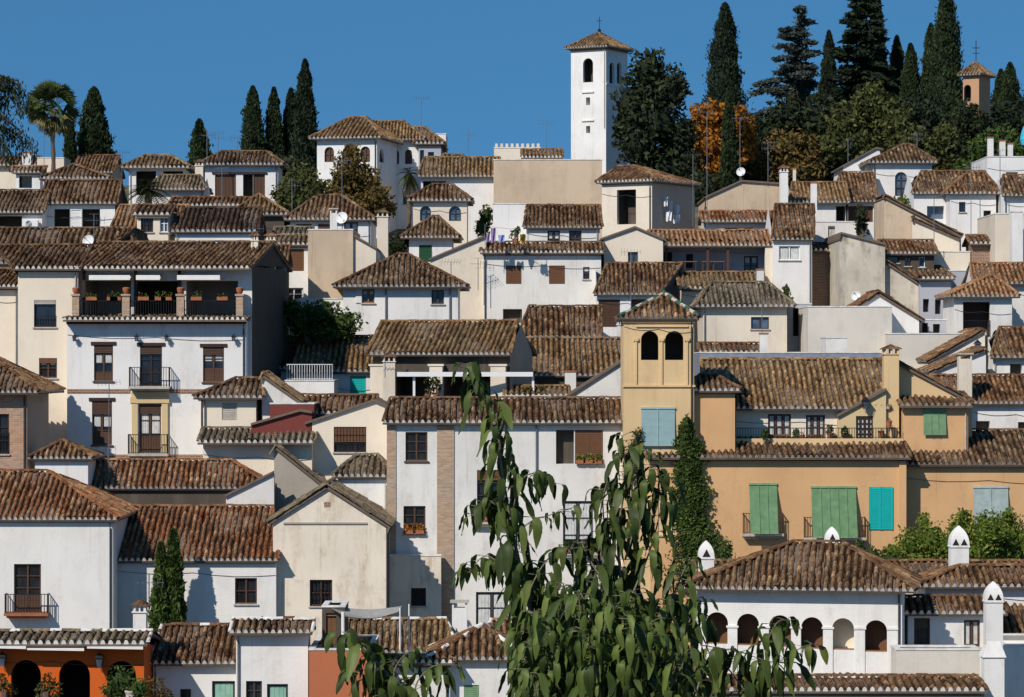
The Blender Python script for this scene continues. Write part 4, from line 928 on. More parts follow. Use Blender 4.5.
V['E2'] = house('low grey-brown roof right of the small palm', 150, 204, 189, 200, None, ('gable', 176, .5, 160, 200), 'white2', 'grey', wins=[])
chimney(V['E2'], 195, 203, 159, 190, 202, 'box', 'cream2')
V['E3'] = house('thin tiled lean-to roof in front of the white house with brown doors', 172, 252, 205, 197, None, ('gable', 198), 'beige', 'brown', pitch=.25)
V['Gg'] = house('white square house with two wide brown wooden doors and a low hip roof', 205, 278, 164, 205, None, ('hip', 222, 266, 152), 'white', 'brown', oh=.45, cornm='wooddark',
  wins=[('door', 215, 174, 236, 199, dict(m='wood')), ('dk', 243, 174, 253, 199, dict(dep=.6)), ('door', 253.2, 174, 265, 199, dict(m='wood'))])
F_ = V['Gg']['F']; mb = MB(); F_.box(mb, F_.s_of(212), F_.s_of(267), fz(173.8, 205), fz(172, 205), -.1, -.003); mb.build('lintel', 'wooddark', V['Gg']['root'])
V['N5'] = house('red tiled house with a cream dormer and one barred window', 112, 178, 234, 178, None, ('gable', 206, .5, 120, 190), 'white2', 'orange', pitch=.5)
V['N5b'] = house('cream dormer with a barred brown window in the red roof', 137, 168, 214, 176.5, 3, ('gable', 206, .8), 'cream', 'brown', oh=.2, wins=[('w', 141, 216, 153, 232, dict(fr='b', grid=1)), ('w', 160, 215, 168, 232, dict(fr='w', gl='glassblue'))])
V['N4'] = house('long dark brown roofed house with a white strip wall behind the loggia', 175, 255, 231, 176, None, ('gable', 209, .5, 184, 262), 'white', 'dark', oh=.3, cornm='darkgrey', rightshadem='dim',
  wins=[('dkn', 181, 241, 204, 252, dict()), ('dkn', 218, 242, 236, 252, dict())])
V['N4b'] = house('rusty roof fragments right of the loggia roof ridge', 252, 284, 262, 168, None, ('gable', 246), 'dim', 'brown')
chimney(V['L1u'], 251, 258, 232, 258, 160, 'box', 'cream', 't_red'); chimney(V['L1u'], 266, 275, 232, 262, 163, 'box', 'cream', 't_red')
V['N3a'] = house('brown pyramid roof pavilion in front of the olive trees', 234, 284, 214, 188, None, ('hip', 258, 260, 195), 'dim', 'ochreold', oh=.35)
V['N3b'] = house('white house with brown windows under a wide ridged hip roof', 290, 371, 219, 187, None, ('hip', 318, 341, 196), 'white', 'brown', oh=.35, cornm='darkgrey', wins=[('sh', 296, 224, 312, 240, dict()), ('sh', 318, 224, 331, 240, dict()), ('w', 344, 222, 358, 236, dict())])
V['N3c'] = house('white parapet with small dark tiles beneath the wide hip roof', 276, 309, 235, 181, None, ('gable', 228), 'white', 'grey', pitch=.3)
chimney(V['N3b'], 330, 337, 208, 232, 184, 'flat', 'white'); dish('large round white satellite dish above the plain beige wall', 342, 218, 6.2, 178, 232)
V['N6'] = house('narrow white house with a brown louvred balcony screen', 272, 308, 244, 174, None, ('gable', 236), 'white', 'grey', pitch=.3, oh=.3,
  wins=[('sh', 282, 249, 304, 271, dict(m='shutterbrown', n=1)), ('w', 285, 288, 303, 300, dict(fr='w', grid=1))])
V['N2'] = house('plain windowless beige party wall stepping down to the right', 308, 353, 230, 172.5, 8, ('flat',), 'beige')
V['N2b'] = house('lower half of the beige party wall with a sloping tiled top', 352.2, 376, 238, 172.7, 8, ('front', 353, 234, 247), 'cream2', 'brown', thin=True, os_=.05)
chimney(V['N2b'], 377, 388, 209, 262, 178, 'box', 'cream2')
V['N1'] = house('white house with a pyramid tile roof and two small brown windows', 343, 458, 286, 170, None, ('hip', 398, 408, 255), 'white', 'brown', oh=.55, cornm='darkgrey', pitch=.48,
  wins=[('w', 362, 289, 374.5, 303, dict(fr='l', tr=0, shl=1, sm='whitepaint')), ('w', 431.5, 290, 444, 304, dict(fr='b', tr=0))])
F_ = V['N1']['F']; mb = MB(); 
for x in (386, 450): mb.tube([F_.at(F_.s_of(x), V['N1']['zt']-.1, -.08), F_.at(F_.s_of(x), V['N1']['zt']-3.3, -.08)], .05, 6)
mb.build('drain_pipe', 'zinc', V['N1']['root'])
V['N1b'] = house('low white garden wall in front of the round green bush', 300, 372, 299, 170.8, .6, ('flat',), 'white', name='garden_wall', cat='wall')
V['N7'] = house('small green-doored white house below the round arched windows', 409, 452, 237, 184, None, ('hip', 433, 438, 217), 'white', 'brown', oh=.5, wins=[('sh', 419, 245, 432, 262, dict(m='greendoor', n=1))])
V['K'] = house('cream house with two big dark arched windows and a hip roof', 413, 467, 200, 193, None, ('hip', 432, 452, 185), 'cream2', 'brown', oh=.35,
  wins=[('arw', 420, 206, 431, 221, dict(fr='g', gl='glassblue')), ('arw', 449, 206, 461, 221, dict(fr='g', gl='glassblue'))])
V['Mm'] = house('cream slanting gable wall beside the long white tiled terrace', 430, 486, 258, 180, 8, ('front', 485, 235, 236), 'cream2', 'brown', thin=True, os_=.05)
V['Nn'] = house('large white house with brown square shutters and a tiled ledge', 483.5, 601, 252, 179.5, 4, ('gable', 243, .5), 'white2', 'brown', oh=.35, pitch=.2,
  wins=[('sh', 506, 265.5, 521.5, 284, dict(n=1)), ('sh', 549, 265.5, 565, 284, dict(n=1)), ('w', 583, 267, 589.5, 279, dict(fr='b', mull=0, tr=1)), ('dkn', 503, 309, 522, 323, dict())])
V['Nu'] = house('white penthouse with two brown casement windows above the tiled ledge', 526.5, 599, 227, 182.5, None, ('gable', 206, .5, 527, 600), 'white2', 'brown', oh=.3, pitch=.5,
  wins=[('w', 547.5, 230.5, 560, 247, dict(fr='b', tr=1)), ('w', 569, 230.5, 581.5, 247, dict(fr='b', tr=1))])
V['Nc'] = house('white blank back wall above the laundry terrace', 493, 530, 204, 187, 6, ('flat',), 'white')
V['J'] = house('large blank beige rendered block on the hilltop beside the church tower', 493.5, 602, 160, 205, 10, ('flat',), 'beige')
V['Jb'] = house('cream crenellated roof terrace parapet with a small tiled pergola', 494, 541, 148, 216, 3, ('flat',), 'cream2', name='terrace', cat='terrace')
F_ = V['Jb']['F']; mb = MB(); 
for i in range(9): a_ = V['Jb']['L']*(i+.2)/9; F_.box(mb, a_, a_+.2, V['Jb']['zt']+.06, V['Jb']['zt']+.32, -.01, .22)
mb.build('battlement', 'cream2', V['Jb']['root'])
V['Jc'] = house('little tiled pergola roof on top of the blank beige block', 524, 560, 157, 209, None, ('gable', 150), 'stone', 'ochreold', pitch=.3)
V['I'] = house('white house under a broad weathered roof left of the beige block', 421, 494, 176, 207, None, ('gable', 158, .5, 424, 500), 'white', 'ochreold', oh=.4, pitch=.45, wins=[('dk', 423, 181, 446, 200, dict())])
V['I2'] = house('distant low weathered roof beside the hilltop mansion', 440, 470, 172, 219, None, ('hip', 444, 462, 155), 'white', 'ochreold')
V['H1'] = house('white mansion wing with three round arched windows under a peaked roof', 317, 377, 138, 222, 6, ('hip', 350, 366, 118), 'white', 'ochreold', oh=.5, yaw=-12, pitch=.55, cornm='wooddark',
  wins=[('arw', 324.5, 147, 334, 162, dict(fr='b', gl='wood')), ('arw', 342.5, 147, 352, 162, dict(fr='b', gl='wood')), ('arw', 360.5, 146.5, 370, 162, dict(fr='b', gl='wood'))], rwins=[('arw', 379.5, 148, 384, 163, dict(fr='b', gl='wood'))])
V['H2'] = house('white mansion wing with two arched windows and a corner side wall', 381, 419, 139, 227, None, ('hip', 374, 404, 122), 'white', 'ochreold', oh=.5, pitch=.5, cornm='wooddark',
  wins=[('arw', 392, 150, 399, 164, dict(fr='b', gl='wood')), ('arw', 405, 149.5, 412, 164, dict(fr='b', gl='wood')), ('w', 403, 191, 410, 204, dict(fr='b'))])
V['H3'] = house('shaded end wall of the mansion with two dark windows', 418.5, 441, 143, 226.5, 8, ('hip', 405, 425, 128), 'shadeblue', 'ochreold', oh=.3, wins=[('w', 420, 150, 424, 165, dict(fr='d', tr=0, mull=0)), ('w', 428, 152, 434, 164, dict(fr='d', tr=0, mull=0))])
V['H4'] = house('small plain white box on the roof beside the mansion', 430, 446, 134, 236, 5, ('flat',), 'white')
# ================================================================== church tower
V['T'] = house('tall white church bell tower with an arched opening and peaked tile roof', 571, 606, 48, 262, 4.0, ('hip', 598.5, 599, 33), 'white', 'ochreold', yaw=-30, oh=.42, name='church_tower', cat='church tower', cornm='brown_brick',
  wins=[('ar', 583, 58.5, 593, 82, dict(dep=.8, m='dim', plain=1)), ('dkn', 586, 97.5, 590, 105, dict(m='brown_brick')), ('dkn', 586, 126, 590, 133, dict(m='dim'))],
  rwins=[('ar', 609.5, 62, 614.5, 84, dict(dep=.8, m='dim', plain=1)), ('ar', 617, 62, 621.5, 84, dict(dep=.8, m='dim', plain=1))])
F_ = V['T']['F']; R_ = V['T']['root']; mb = MB(); zz = V['T']['zt']
F_.box(mb, -.06, V['T']['L']+.06, zz-.38, zz-.17, -.1, -.003); V['T']['FR'].box(mb, -.06, 4.0, zz-.38, zz-.168, -.1, -.003); mb.build('brick_cornice', 'brown_brick', R_)
mb = MB(); V['T']['FR'].box(mb, -.05, 4.0, fz(86.5, 262), fz(85, 262), -.08, -.003); mb.build('string_course', 'white', R_)
mb = MB(); t_ = F_.at(V['T']['L']/2, 0, 2.0); tz = fz(33, 264); mb.tube([(t_.x, t_.y, tz-.2), (t_.x, t_.y, tz+1.3)], .03, 5); mb.tube([(t_.x-.22, t_.y, tz+.95), (t_.x+.22, t_.y, tz+.95)], .03, 5); mb.lathe((t_.x, t_.y, tz), [(.12, 0), (.16, .12), (.03, .28)]); mb.build('iron_cross', 'iron', V['T']['roof'])
mb = MB(); F_.box(mb, F_.s_of(583)-.1, F_.s_of(593)+.1, fz(93.6, 262), fz(92.2, 262), -.12, -.003); F_.box(mb, F_.s_of(583)-.1, F_.s_of(593)+.1, fz(122, 262), fz(120.6, 262), -.12, -.003); mb.build('moulding', 'white', R_)
V['T2'] = house('ochre brick bell turret with tiled cap among the cypresses', 963, 979, 75, 275, 2.6, ('hip', 975, 976, 62.5), 'rose', 'ochreold', yaw=-32, oh=.4, name='bell_turret', cat='bell tower', cornm='brown_brick',
  wins=[('ar', 964, 85, 971, 101, dict(dep=.7, plain=1, m='dim'))])
mb = MB(); t_ = P(976, 62, 276.5); mb.tube([t_-Vector((0, 0, .3)), t_+Vector((0, 0, 2))], .04, 5); mb.tube([t_+Vector((-.35, 0, 1.3)), t_+Vector((.35, 0, 1.3))], .035, 5); mb.tube([t_+Vector((-.3, 0, .8)), t_+Vector((.3, 0, .8))], .03, 5); mb.build('iron_cross', 'iron', V['T2']['roof'])
# ================================================================== upper right
V['O'] = house('cream house with one tall dark opening beside the blank beige block', 602, 652, 182, 196, 5.6, ('hip', 618, 634, 166), 'cream2', 'brown', oh=.3, yaw=-33, wins=[('dk', 617, 190, 636, 224, dict(dep=.9))], rightshadem='greyplaster', pitch=.45)
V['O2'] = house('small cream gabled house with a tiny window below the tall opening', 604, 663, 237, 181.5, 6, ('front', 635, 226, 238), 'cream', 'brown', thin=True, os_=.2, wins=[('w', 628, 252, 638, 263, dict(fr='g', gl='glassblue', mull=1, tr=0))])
V['Pp'] = house('white house with a brown shutter under a slanting brown roof', 597, 656, 294, 176, None, ('gable', 264, .5, 607, 682), 'white', 'brown', oh=.35, pitch=.55, rightshadem='shadeblue',
  wins=[('sh', 598.5, 299.5, 620, 327, dict(m='wood', n=2)), ('dkn', 631, 299, 650, 318, dict())])
chimney(V['Pp'], 617, 624, 317, 334, 172, 'box', 'white2')
V['Q'] = house('beige house block with a chamfered roofline below the white dish', 706, 785, 196, 199, 8, ('front', 741, 180, 183), 'beige', 'brown', thin=True, os_=.1)
V['Q1'] = house('brick and white attic band with a red tile strip and long slot window', 704, 776, 221, 192, None, ('gable', 212), 'white2', 'red', oh=.4, pitch=.35, wins=[('dkn', 724, 227.5, 753, 231, dict())])
V['Q2'] = house('blue shaded porch with wooden tables beneath a long red tile strip', 656, 772, 245, 186, None, ('gable', 231, .5, 648, 776), 'shadeblue', 'orange', oh=1.7, pitch=.33,
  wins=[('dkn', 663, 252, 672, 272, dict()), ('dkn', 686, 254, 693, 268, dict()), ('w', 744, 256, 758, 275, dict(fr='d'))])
F_ = V['Q2']['F']; mb = MB()
for x in (664, 705, 725): mb = MB(); a_ = F_.s_of(x); F_.box(mb, a_, a_+.14, fz(275, 186), fz(249, 186), -1.5, -1.36); mb.build('timber_post', 'wood', V['Q2']['root'])
mb = MB(); a_ = F_.s_of(763); F_.box(mb, a_, a_+.45, fz(285, 186), fz(248, 186), -1.6, -1.1); mb.build('pillar', 'cream', V['Q2']['root'])
V['Q3'] = house('weathered golden roof in front of the porch with tables', 682, 764, 288, 181, None, ('gable', 273), 'cream', 'ochreold', pitch=.3, oh=.3)
chimney(V['Q3'], 757, 764, 270, 290, 179.5, 'pipe', 'white2')
V['Rr'] = house('pale house with one square blue window and curved mossy roof', 703, 787, 306, 174, None, ('hip', 712, 768, 283), 'cream2', 'grey', oh=.45, wave=.06, pitch=.45,
  wins=[('w', 751, 317, 769, 329, dict(fr='g', gl='glassblue', mull=1, tr=0))])
V['Rc'] = house('low wall with a row of brown tiles beneath the square blue window', 702, 761, 352, 164, None, ('gable', 344), 'cream', 'brown', pitch=.3)
chimney(V['Rc'], 760, 768, 334, 356, 163.5, 'pipe', 'white2')
V['Rd'] = house('shaded recess with a tall dark door right of the mossy roof', 787.5, 811, 304, 176.5, 3, ('flat',), 'shadeblue', wins=[('dk', 793, 308, 801, 336, dict())])
V['Ss'] = house('plain whitish retaining wall with faint joints below the gabled cottage', 808, 892, 307, 171, 6, ('flat',), 'concrete', name='retaining_wall', cat='wall')
V['Ss2'] = house('grey whitish retaining wall running right behind the ochre chimney', 888, 965, 334, 169.5, 4, ('flat',), 'concrete', name='retaining_wall', cat='wall')
V['Ss3'] = house('small pale block standing before the retaining wall', 826, 847, 338, 166, 3, ('flat',), 'white2')
V['Tt'] = house('narrow white house with a curtained window and a tall brown roof', 773, 812, 239, 184, None, ('gable', 205, .5, 775, 814), 'white', 'brown', oh=.3, pitch=.6, rightshadem='greyplaster', os_=.1,
  wins=[('w', 779, 246, 800, 260, dict(fr='w', gl='glassblue', curt=1, tr=0, cz=.1))])
V['Td'] = house('narrow shaded brick wall between the white house and the stained wall', 812, 840, 250, 186, 5, ('gable', 244, .5), 'brown_brick', 'brown', pitch=.3)
V['Te'] = house('pale terrace block with a brown doorway behind the shaded brick wall', 812, 858, 222, 190, 5, ('flat',), 'white2', wins=[('door', 828, 226, 835, 246, dict(m='beige' if False else 'stone'))])
V['U'] = house('long tiled roof house with a white pillar under the dark trees', 792, 846, 202, 200, None, ('gable', 183, .5, 792, 846), 'white2', 'ochreold', pitch=.45, wins=[('dk', 836, 206, 848, 222, dict())])
chimney(V['U'], 811, 817, 183, 210, 197, 'pipe', 'white'); chimney(V['U'], 780, 788, 165, 195, 198, 'box', 'white', 't_red'); chimney(V['U'], 793, 796, 169, 190, 203, 'pipe', 'cream2')
V['U2'] = house('brown tiled roof climbing beside the arched white chapel', 840, 874, 201, 202, None, ('gable', 173, .5, 840, 874), 'white2', 'brown', pitch=.55, wins=[('door', 846, 206, 873, 222, dict(m='wood'))])
V['W'] = house('white chapel-like house with one tall arched window and a hip roof', 873, 932, 162, 206, None, ('hip', 904, 910, 145), 'white', 'brown', oh=.4, pitch=.45, wins=[('arw', 895, 172, 907, 196, dict(fr='g', gl='glassblue'))])
V['W2'] = house('white gable with a slanted roofline left of the arched chapel', 843, 880, 165, 211, 6, ('front', 876, 147, 148), 'white', 'brown', thin=True)
V['Xx'] = house('white house with a dark garage window beneath a wide mossy roof', 914, 951, 193, 199, None, ('gable', 172, .5, 921, 985), 'white', 'brown', oh=.3, pitch=.5, wins=[('dkn', 927, 206, 944, 219, dict(m='glassblue'))])
V['X2'] = house('white house with a small framed window and a dark side door', 950, 996, 193, 197, None, ('hip', 968, 985, 174), 'white', 'brown', oh=.35, pitch=.5, wins=[('w', 959, 202, 965.5, 212, dict(fr='g', mull=0, tr=0)), ('dkn', 983.5, 210.5, 991, 236, dict())])
V['Y2'] = house('white rooftop block with chimneys and a terrace at the right edge', 987, 1060, 157, 208, 7, ('flat',), 'white', wins=[('dkn', 1006, 172, 1018, 178, dict(m='brown_brick'))])
for x0_, x1_, yt in ((988, 993.5, 138), (1000, 1005.5, 141), (1008, 1013, 144)): chimney(V['Y2'], x0_, x1_, yt, 156, 209, 'pipe', 'white2')
V['Y3'] = house('white house below a slanting roof at the upper right edge', 1004, 1060, 195, 195, None, ('gable', 176, .5, 1003, 1060), 'white', 'brown', pitch=.5)
V['Z1'] = house('ochre party wall with a long tiled slope running down right', 884, 961, 198, 188, 5, ('front', 885, 197, 236), 'beige', 'brown', os_=.1)
V['Z1b'] = house('cream lower half wall beneath the long tiled slope', 912.5, 959.5, 222, 187.6, .3, ('front', 913, 219, 239), 'cream', 'brown', os_=.02, name='garden_wall', cat='wall')
V['Z2'] = house('tall stained concrete wall with dark rain streaks', 840, 885, 236, 180, 9, ('front', 841, 232, 243), 'stained', 'brown', thin=True, os_=.05)
V['Z3'] = house('shaded timber gallery under a brown lean roof beside the stained concrete wall', 885, 934, 253, 181.6, None, ('gable', 241), 'dim', 'brown', oh=.35, pitch=.35, wins=[('w', 887, 256, 899, 263, dict(fr='g', gl='glassblue', mull=0, tr=0)), ('w', 905, 257, 911, 266, dict(fr='b', curt=1)), ('w', 919, 257, 925, 267, dict(fr='w', mull=0, tr=0))])
V['Z3b'] = house('streaky stained lower wall with a sloping tiled edge', 885.5, 921, 263, 180.5, .9, ('front', 886, 262, 285), 'stained', 'brown', rightshadem='dim', os_=.1)
V['Z4'] = house('shaded grey house side with drain pipes and two narrow windows', 920, 951, 278, 179.8, 6, ('gable', 267, .5, 905, 940), 'shadeblue', 'brown', wins=[('dkn', 923, 299, 929, 312, dict()), ('dkn', 935, 299, 941, 314, dict())])
V['Z5'] = house('cream low house under the tiled slope with small roof sections', 930, 970, 252, 184, 5, ('flat',), 'cream')
V['Z6'] = house('pale blue-grey shaded wall left of the orange hip roof', 944, 972, 271, 182, 4, ('flat',), 'shadeblue')
V['AA'] = house('small white gabled cottage with brown tiled roof sides', 849, 919, 312, 173, 5, ('front', 878, 293, 318), 'white', 'brown', os_=.3, rightshadem='dim')
V['AA2'] = house('shaded grey annex right of the small gabled cottage', 918.5, 950, 320, 174, 3.5, ('flat',), 'shadeblue', wins=[('dkn', 922, 323, 928, 334, dict()), ('dkn', 933, 324, 940, 334, dict())])
V['AC'] = house('white house with an open balcony under a bright orange hip roof', 954, 1012, 296, 171, None, ('hip', 988, 994, 277), 'white2', 'orange', oh=.4, pitch=.45,
  wins=[('dk', 963, 302, 990, 337, dict(dep=.9, rail=.9, m='wood'))])
V['AC2'] = house('bright orange tiled roof stretching to the right edge', 975, 1060, 283, 176, None, ('gable', 264, .5, 970, 1060), 'white2', 'orange', pitch=.5)
V['AD'] = house('tall whitish wall with a rusty stain at the right edge', 995, 1060, 214, 185, 7, ('flat',), 'cream2')
V['AD1'] = house('slim white chimney block beside the rusty stained wall', 1012, 1023, 212, 183, 1, ('flat',), 'white')
V['AD2'] = house('pavilion with cluttered shaded loggia on the upper right slope', 972, 999, 243, 187, None, ('gable', 236), 'brown_brick', 'brown', pitch=.3)
V['AE'] = house('white house with a dark window under a steep brown roof at right', 993, 1060, 357, 164, None, ('gable', 328, .5, 999, 1060), 'white', 'brown', oh=.4, pitch=.55, cornm='wooddark', wins=[('dkn', 1010, 364, 1022, 380, dict())])
V['AE2'] = house('cream gable wall with a long sloping edge and dark lamp', 928, 985, 361, 165.5, 6, ('front', 982, 331, 333), 'cream', 'brown', os_=.1)
V['AE3'] = house('white lower gable with mossy slope behind the cream chimney', 930, 986, 372, 161, 5, ('front', 984, 350, 352), 'white2', 'brown', os_=.1)
chimney(V['AE3'], 959, 972, 353, 410, 156, 'flat', 'cream2')
V['AF'] = house('white wall under a broad brown roof right of the cream chimney', 972, 1060, 403, 156.5, None, ('gable', 376, .5, 930, 1060), 'white', 'brown', oh=.35, pitch=.45, wins=[('dkn', 976, 421, 990, 430, dict()), ('dkn', 1018, 422, 1030, 432, dict())])
dish('round white satellite dish on the chamfered beige block', 741, 172, 4.6, 199, 183)
# ================================================================== vegetation
def rv3(): return Vector((random.gauss(0, 1), random.gauss(0, 1), random.gauss(0, 1)))
def scatter_faces(mb, C, size, dirs=None, flat=0, tcs=None, rs=None, aspect=.5):
    """vectorised leaf quads at points C (n x 3)"""
    n = len(C); rs = rs or np.random
    a = rs.normal(0, 1, (n, 3))
    if dirs is not None: a = a*.45+dirs
    a /= np.linalg.norm(a, axis=1)[:, None]; b = np.cross(a, rs.normal(0, 1, (n, 3)))
    if flat: b[:, 2] *= flat
    b /= np.linalg.norm(b, axis=1)[:, None]+1e-9
    s = size*rs.uniform(.6, 1.3, n)[:, None]
    Vv = np.stack([C-a*s, C+b*s*aspect, C+a*s, C-b*s*aspect], 1).reshape(-1, 3)
    Fq = np.arange(n*4).reshape(n, 4)
    if tcs is None: tcs = np.stack([rs.rand(n), rs.rand(n), np.ones(n)], -1)
    mb.arrays(Vv, Fq, tcs)
def cypress(label, x, yt, yb, hw, Y, mat='l_cypress', group='tall cypresses', seed=None, name='cypress_tree', dens=1, pw=.55):
    rs = np.random.RandomState(int(x*7+yt)); zt = (HY-yt)/F_PX*Y; zv = (HY-yb)/F_PX*Y; X = (x-CX)/F_PX*Y; W = 1.38*hw/F_PX*Y
    zg = min(ground(Y), zv); root = empty(name, (X, Y, zg)); tag(root, label, 'tree', group)
    H = zt-zg; m = MB(); m.tube([(X, Y, zg-.3), (X, Y, zg+H*.5), (X, Y, zg+H*.9)], [W*.22+.08, W*.14+.04, .02], 7); m.build('trunk', 'bark', root)
    n = int(min(14000, 1500*dens*max(1, H*W))); t = rs.rand(n)**.85; ang = rs.rand(n)*6.283
    vis0 = max(0, (zv-zg)/H-.25)
    t = vis0+(1-vis0)*t
    def prof(t): return W*np.clip(np.minimum((1-t)**pw*1.12, .55+2.2*t), 0, 1.02)*(1+.0*t)
    k = rs.rand(8)*6
    lump = 1+.13*np.sin(ang*3+k[0]+t*9)+.11*np.sin(ang*5+t*23+k[1])+.11*np.sin(t*47+k[2]+ang*2)+.06*np.sin(t*80+ang*4+k[3])
    r = prof(t)*lump*(.72+.3*rs.rand(n)**.6)
    r *= np.where(rs.rand(n) < .12, rs.uniform(1.05, 1.38, n), 1)
    C = np.stack([X+r*np.cos(ang), Y+r*np.sin(ang), zg+H*t*1.0], -1)
    d = np.stack([np.cos(ang)*.35, np.sin(ang)*.35, np.full(n, 1.0)], -1)
    mb = MB(); tone = np.clip(rs.rand(n)*.55+.35*(lump-.8)/.4, 0, 1)
    scatter_faces(mb, C, .17, d, tcs=np.stack([tone, rs.rand(n), np.ones(n)], -1), rs=rs, aspect=.42)
    # dense inner foliage mass
    K = 10; rings = []
    for i in range(15):
        tt = vis0*.8+(1-vis0*.8)*i/14; rr = max(.02, float(prof(np.array(tt)))*.74) if i < 14 else .02
        rings.append([Vector((X+rr*math.cos(6.283*j/K)*(1+.15*math.sin(j*3+i)), Y+rr*math.sin(6.283*j/K)*(1+.15*math.cos(j*2+i*2)), zg+H*tt*.97)) for j in range(K)])
    for i in range(14):
        for j in range(K): mb.face([rings[i][j], rings[i][(j+1) % K], rings[i+1][(j+1) % K], rings[i+1][j]], 0, (.1, .5, 1))
    mb.build('crown', mat, root); return root
def broad(label, blobs, Y, mat, trunk=None, group=None, n_per=1, size=.2, name='tree', cat='tree', base=None, core=True, dens=1, zg=None):
    """blobs: (x, y, rx, ry) in px at depth Y (+ optional dy)"""
    rs = np.random.RandomState(int(sum(b[0] for b in blobs))); x0 = trunk or np.mean([b[0] for b in blobs]); X = (x0-CX)/F_PX*Y
    small = name in ('potted_plant',) or 'terrace' in label or 'hedge' in label; zg = (1e9 if small else ground(Y)) if zg is None else zg; zg = min(zg, min((HY-b[1]-b[3])/F_PX*Y for b in blobs)-(.12 if name == 'potted_plant' else .3)); root = empty(name, (X, Y, zg)); tag(root, label, cat, group)
    m = MB(); cs = [((b[0]-CX)/F_PX*Y, Y+(b[4] if len(b) > 4 else rs.normal(0, .5)), (HY-b[1])/F_PX*Y) for b in blobs]
    zmid = min(c[2] for c in cs); H = max(.3, zmid-zg); rt = min(.3, .04*H+.015)
    m.tube([(X, Y, zg-.3), (X+.1, Y, zg+H*.6), (X, Y, zg+H)], [rt*1.3, rt, rt*.8], 7)
    for c in cs: m.tube([(X, Y, zg+H*.6), ((X+c[0])/2, (Y+c[1])/2, (zg+H*.8+c[2])/2), c], [rt*.6, rt*.4, .02], 5)
    m.build('trunk' if cat == 'tree' else 'stem', 'bark', root)
    if name == 'potted_plant':
        pm = MB(); pm.lathe((X, Y, zg-.12), [(.0, 0), (.1, 0), (.15, .28), (.17, .3), (.17, .34), (.13, .34), (.12, .25)], 10); pm.build('pot', 'terrapot', root)
    mb = MB()
    for b, c in zip(blobs, cs):
        rx, rz = b[2]/F_PX*Y, b[3]/F_PX*Y; ry = min(rx, max(.4, rx)); n = int(dens*100*(rx*rz+.3*(rx+rz))/size**.9*.5)
        n = min(n, 9000)
        v = rs.normal(0, 1, (n, 3)); v /= np.linalg.norm(v, axis=1)[:, None]
        k = rs.rand(6)*6
        lump = 1+.16*np.sin(v[:, 0]*5+k[0])*np.sin(v[:, 2]*6+k[1])+.12*np.sin(v[:, 0]*11+v[:, 1]*9+k[2])+.1*np.sin(v[:, 2]*13+k[3])
        rad = lump*(.6+.45*rs.rand(n)**.5)
        C = np.array(c)+v*rad[:, None]*np.array([rx, ry, rz])
        tone = np.clip(rs.rand(n)*.6+.5*(lump-.85), 0, 1)
        scatter_faces(mb, C, size, tcs=np.stack([tone, rs.rand(n), np.ones(n)], -1), rs=rs)
        if core:
            K = 8
            for i in range(6):
                for j in range(K):
                    q = []
                    for (ii, jj) in ((i, j), (i, j+1), (i+1, j+1), (i+1, j)):
                        th_ = math.pi*ii/6; ph = 2*math.pi*jj/K; w_ = .7*(1+.12*math.sin(jj % K*2.1+ii*1.7)) if 0 < ii < 6 else .62
                        q.append(Vector(c)+Vector((rx*w_*math.sin(th_)*math.cos(ph), ry*w_*math.sin(th_)*math.sin(ph), rz*w_*math.cos(th_))))
                    mb.face(q, 0, (.05, .5, 1))
    mb.build('crown', mat, root); return root
def conifer(label, x, yt, yb, hw, Y, mat, droop=.25, tiers=16, lean=0, seed=1, pw=.8, name='cedar_tree', group=None, ragged=.35, padsize=.22, zg=None):
    rs = np.random.RandomState(seed); zt = (HY-yt)/F_PX*Y; zv = (HY-yb)/F_PX*Y; X = (x-CX)/F_PX*Y; W = hw/F_PX*Y
    zg = min(ground(Y), zv) if zg is None else zg; root = empty(name, (X, Y, zg)); tag(root, label, 'tree', group); H = zt-zg
    m = MB(); m.tube([(X, Y, zg-.3), (X, Y, zg+H*.6), (X+lean, Y, zt)], [.3, .2, .03], 7)
    mb = MB(); Cs = []; Ds = []
    z0 = zv-1.0
    for i in range(tiers):
        t = i/(tiers-1); R_ = W*(1-t)**pw+.25; nb = max(4, int(9-4*t))
        for j in range(nb):
            z = z0+(zt-z0)*min(1, t+rs.normal(0, 1.5*ragged/tiers)*(1-t*.5)); a = 6.283*(j/nb)+i*1.3+rs.normal(0, .4); L = R_*(rs.uniform(1-ragged, 1.1) if rs.rand() > .12 else 1.25); up = rs.normal(.1, .12); pts = []
            for s in range(6):
                u = s/5; pts.append((X+lean*t+math.cos(a)*L*u, Y+math.sin(a)*L*u, z+L*(up*u-droop*u*u)+rs.normal(0, .03)))
            m.tube(pts, [.07*(1-t*.6)*(1-u*.85) for u in [0, .2, .4, .6, .8, 1]], 4)
            nn_ = int(150*L); u = rs.rand(nn_)**.7; P_ = np.array(pts); idx = np.minimum((u*5).astype(int), 4); fr = u*5-idx
            base = P_[idx]*(1-fr)[:, None]+P_[idx+1]*fr[:, None]
            wd = .17*L*(1.05-u)+.16; off = rs.normal(0, 1, (nn_, 3))*np.stack([wd, wd, np.full(nn_, .09)], -1); Cs.append(base+off)
            Ds.append(np.tile(np.array([math.cos(a), math.sin(a), -.15]), (nn_, 1)))
    m.build('trunk', 'bark', root)
    C = np.concatenate(Cs); scatter_faces(mb, C, padsize, np.concatenate(Ds), rs=rs, aspect=.35); mb.build('crown', mat, root); return root
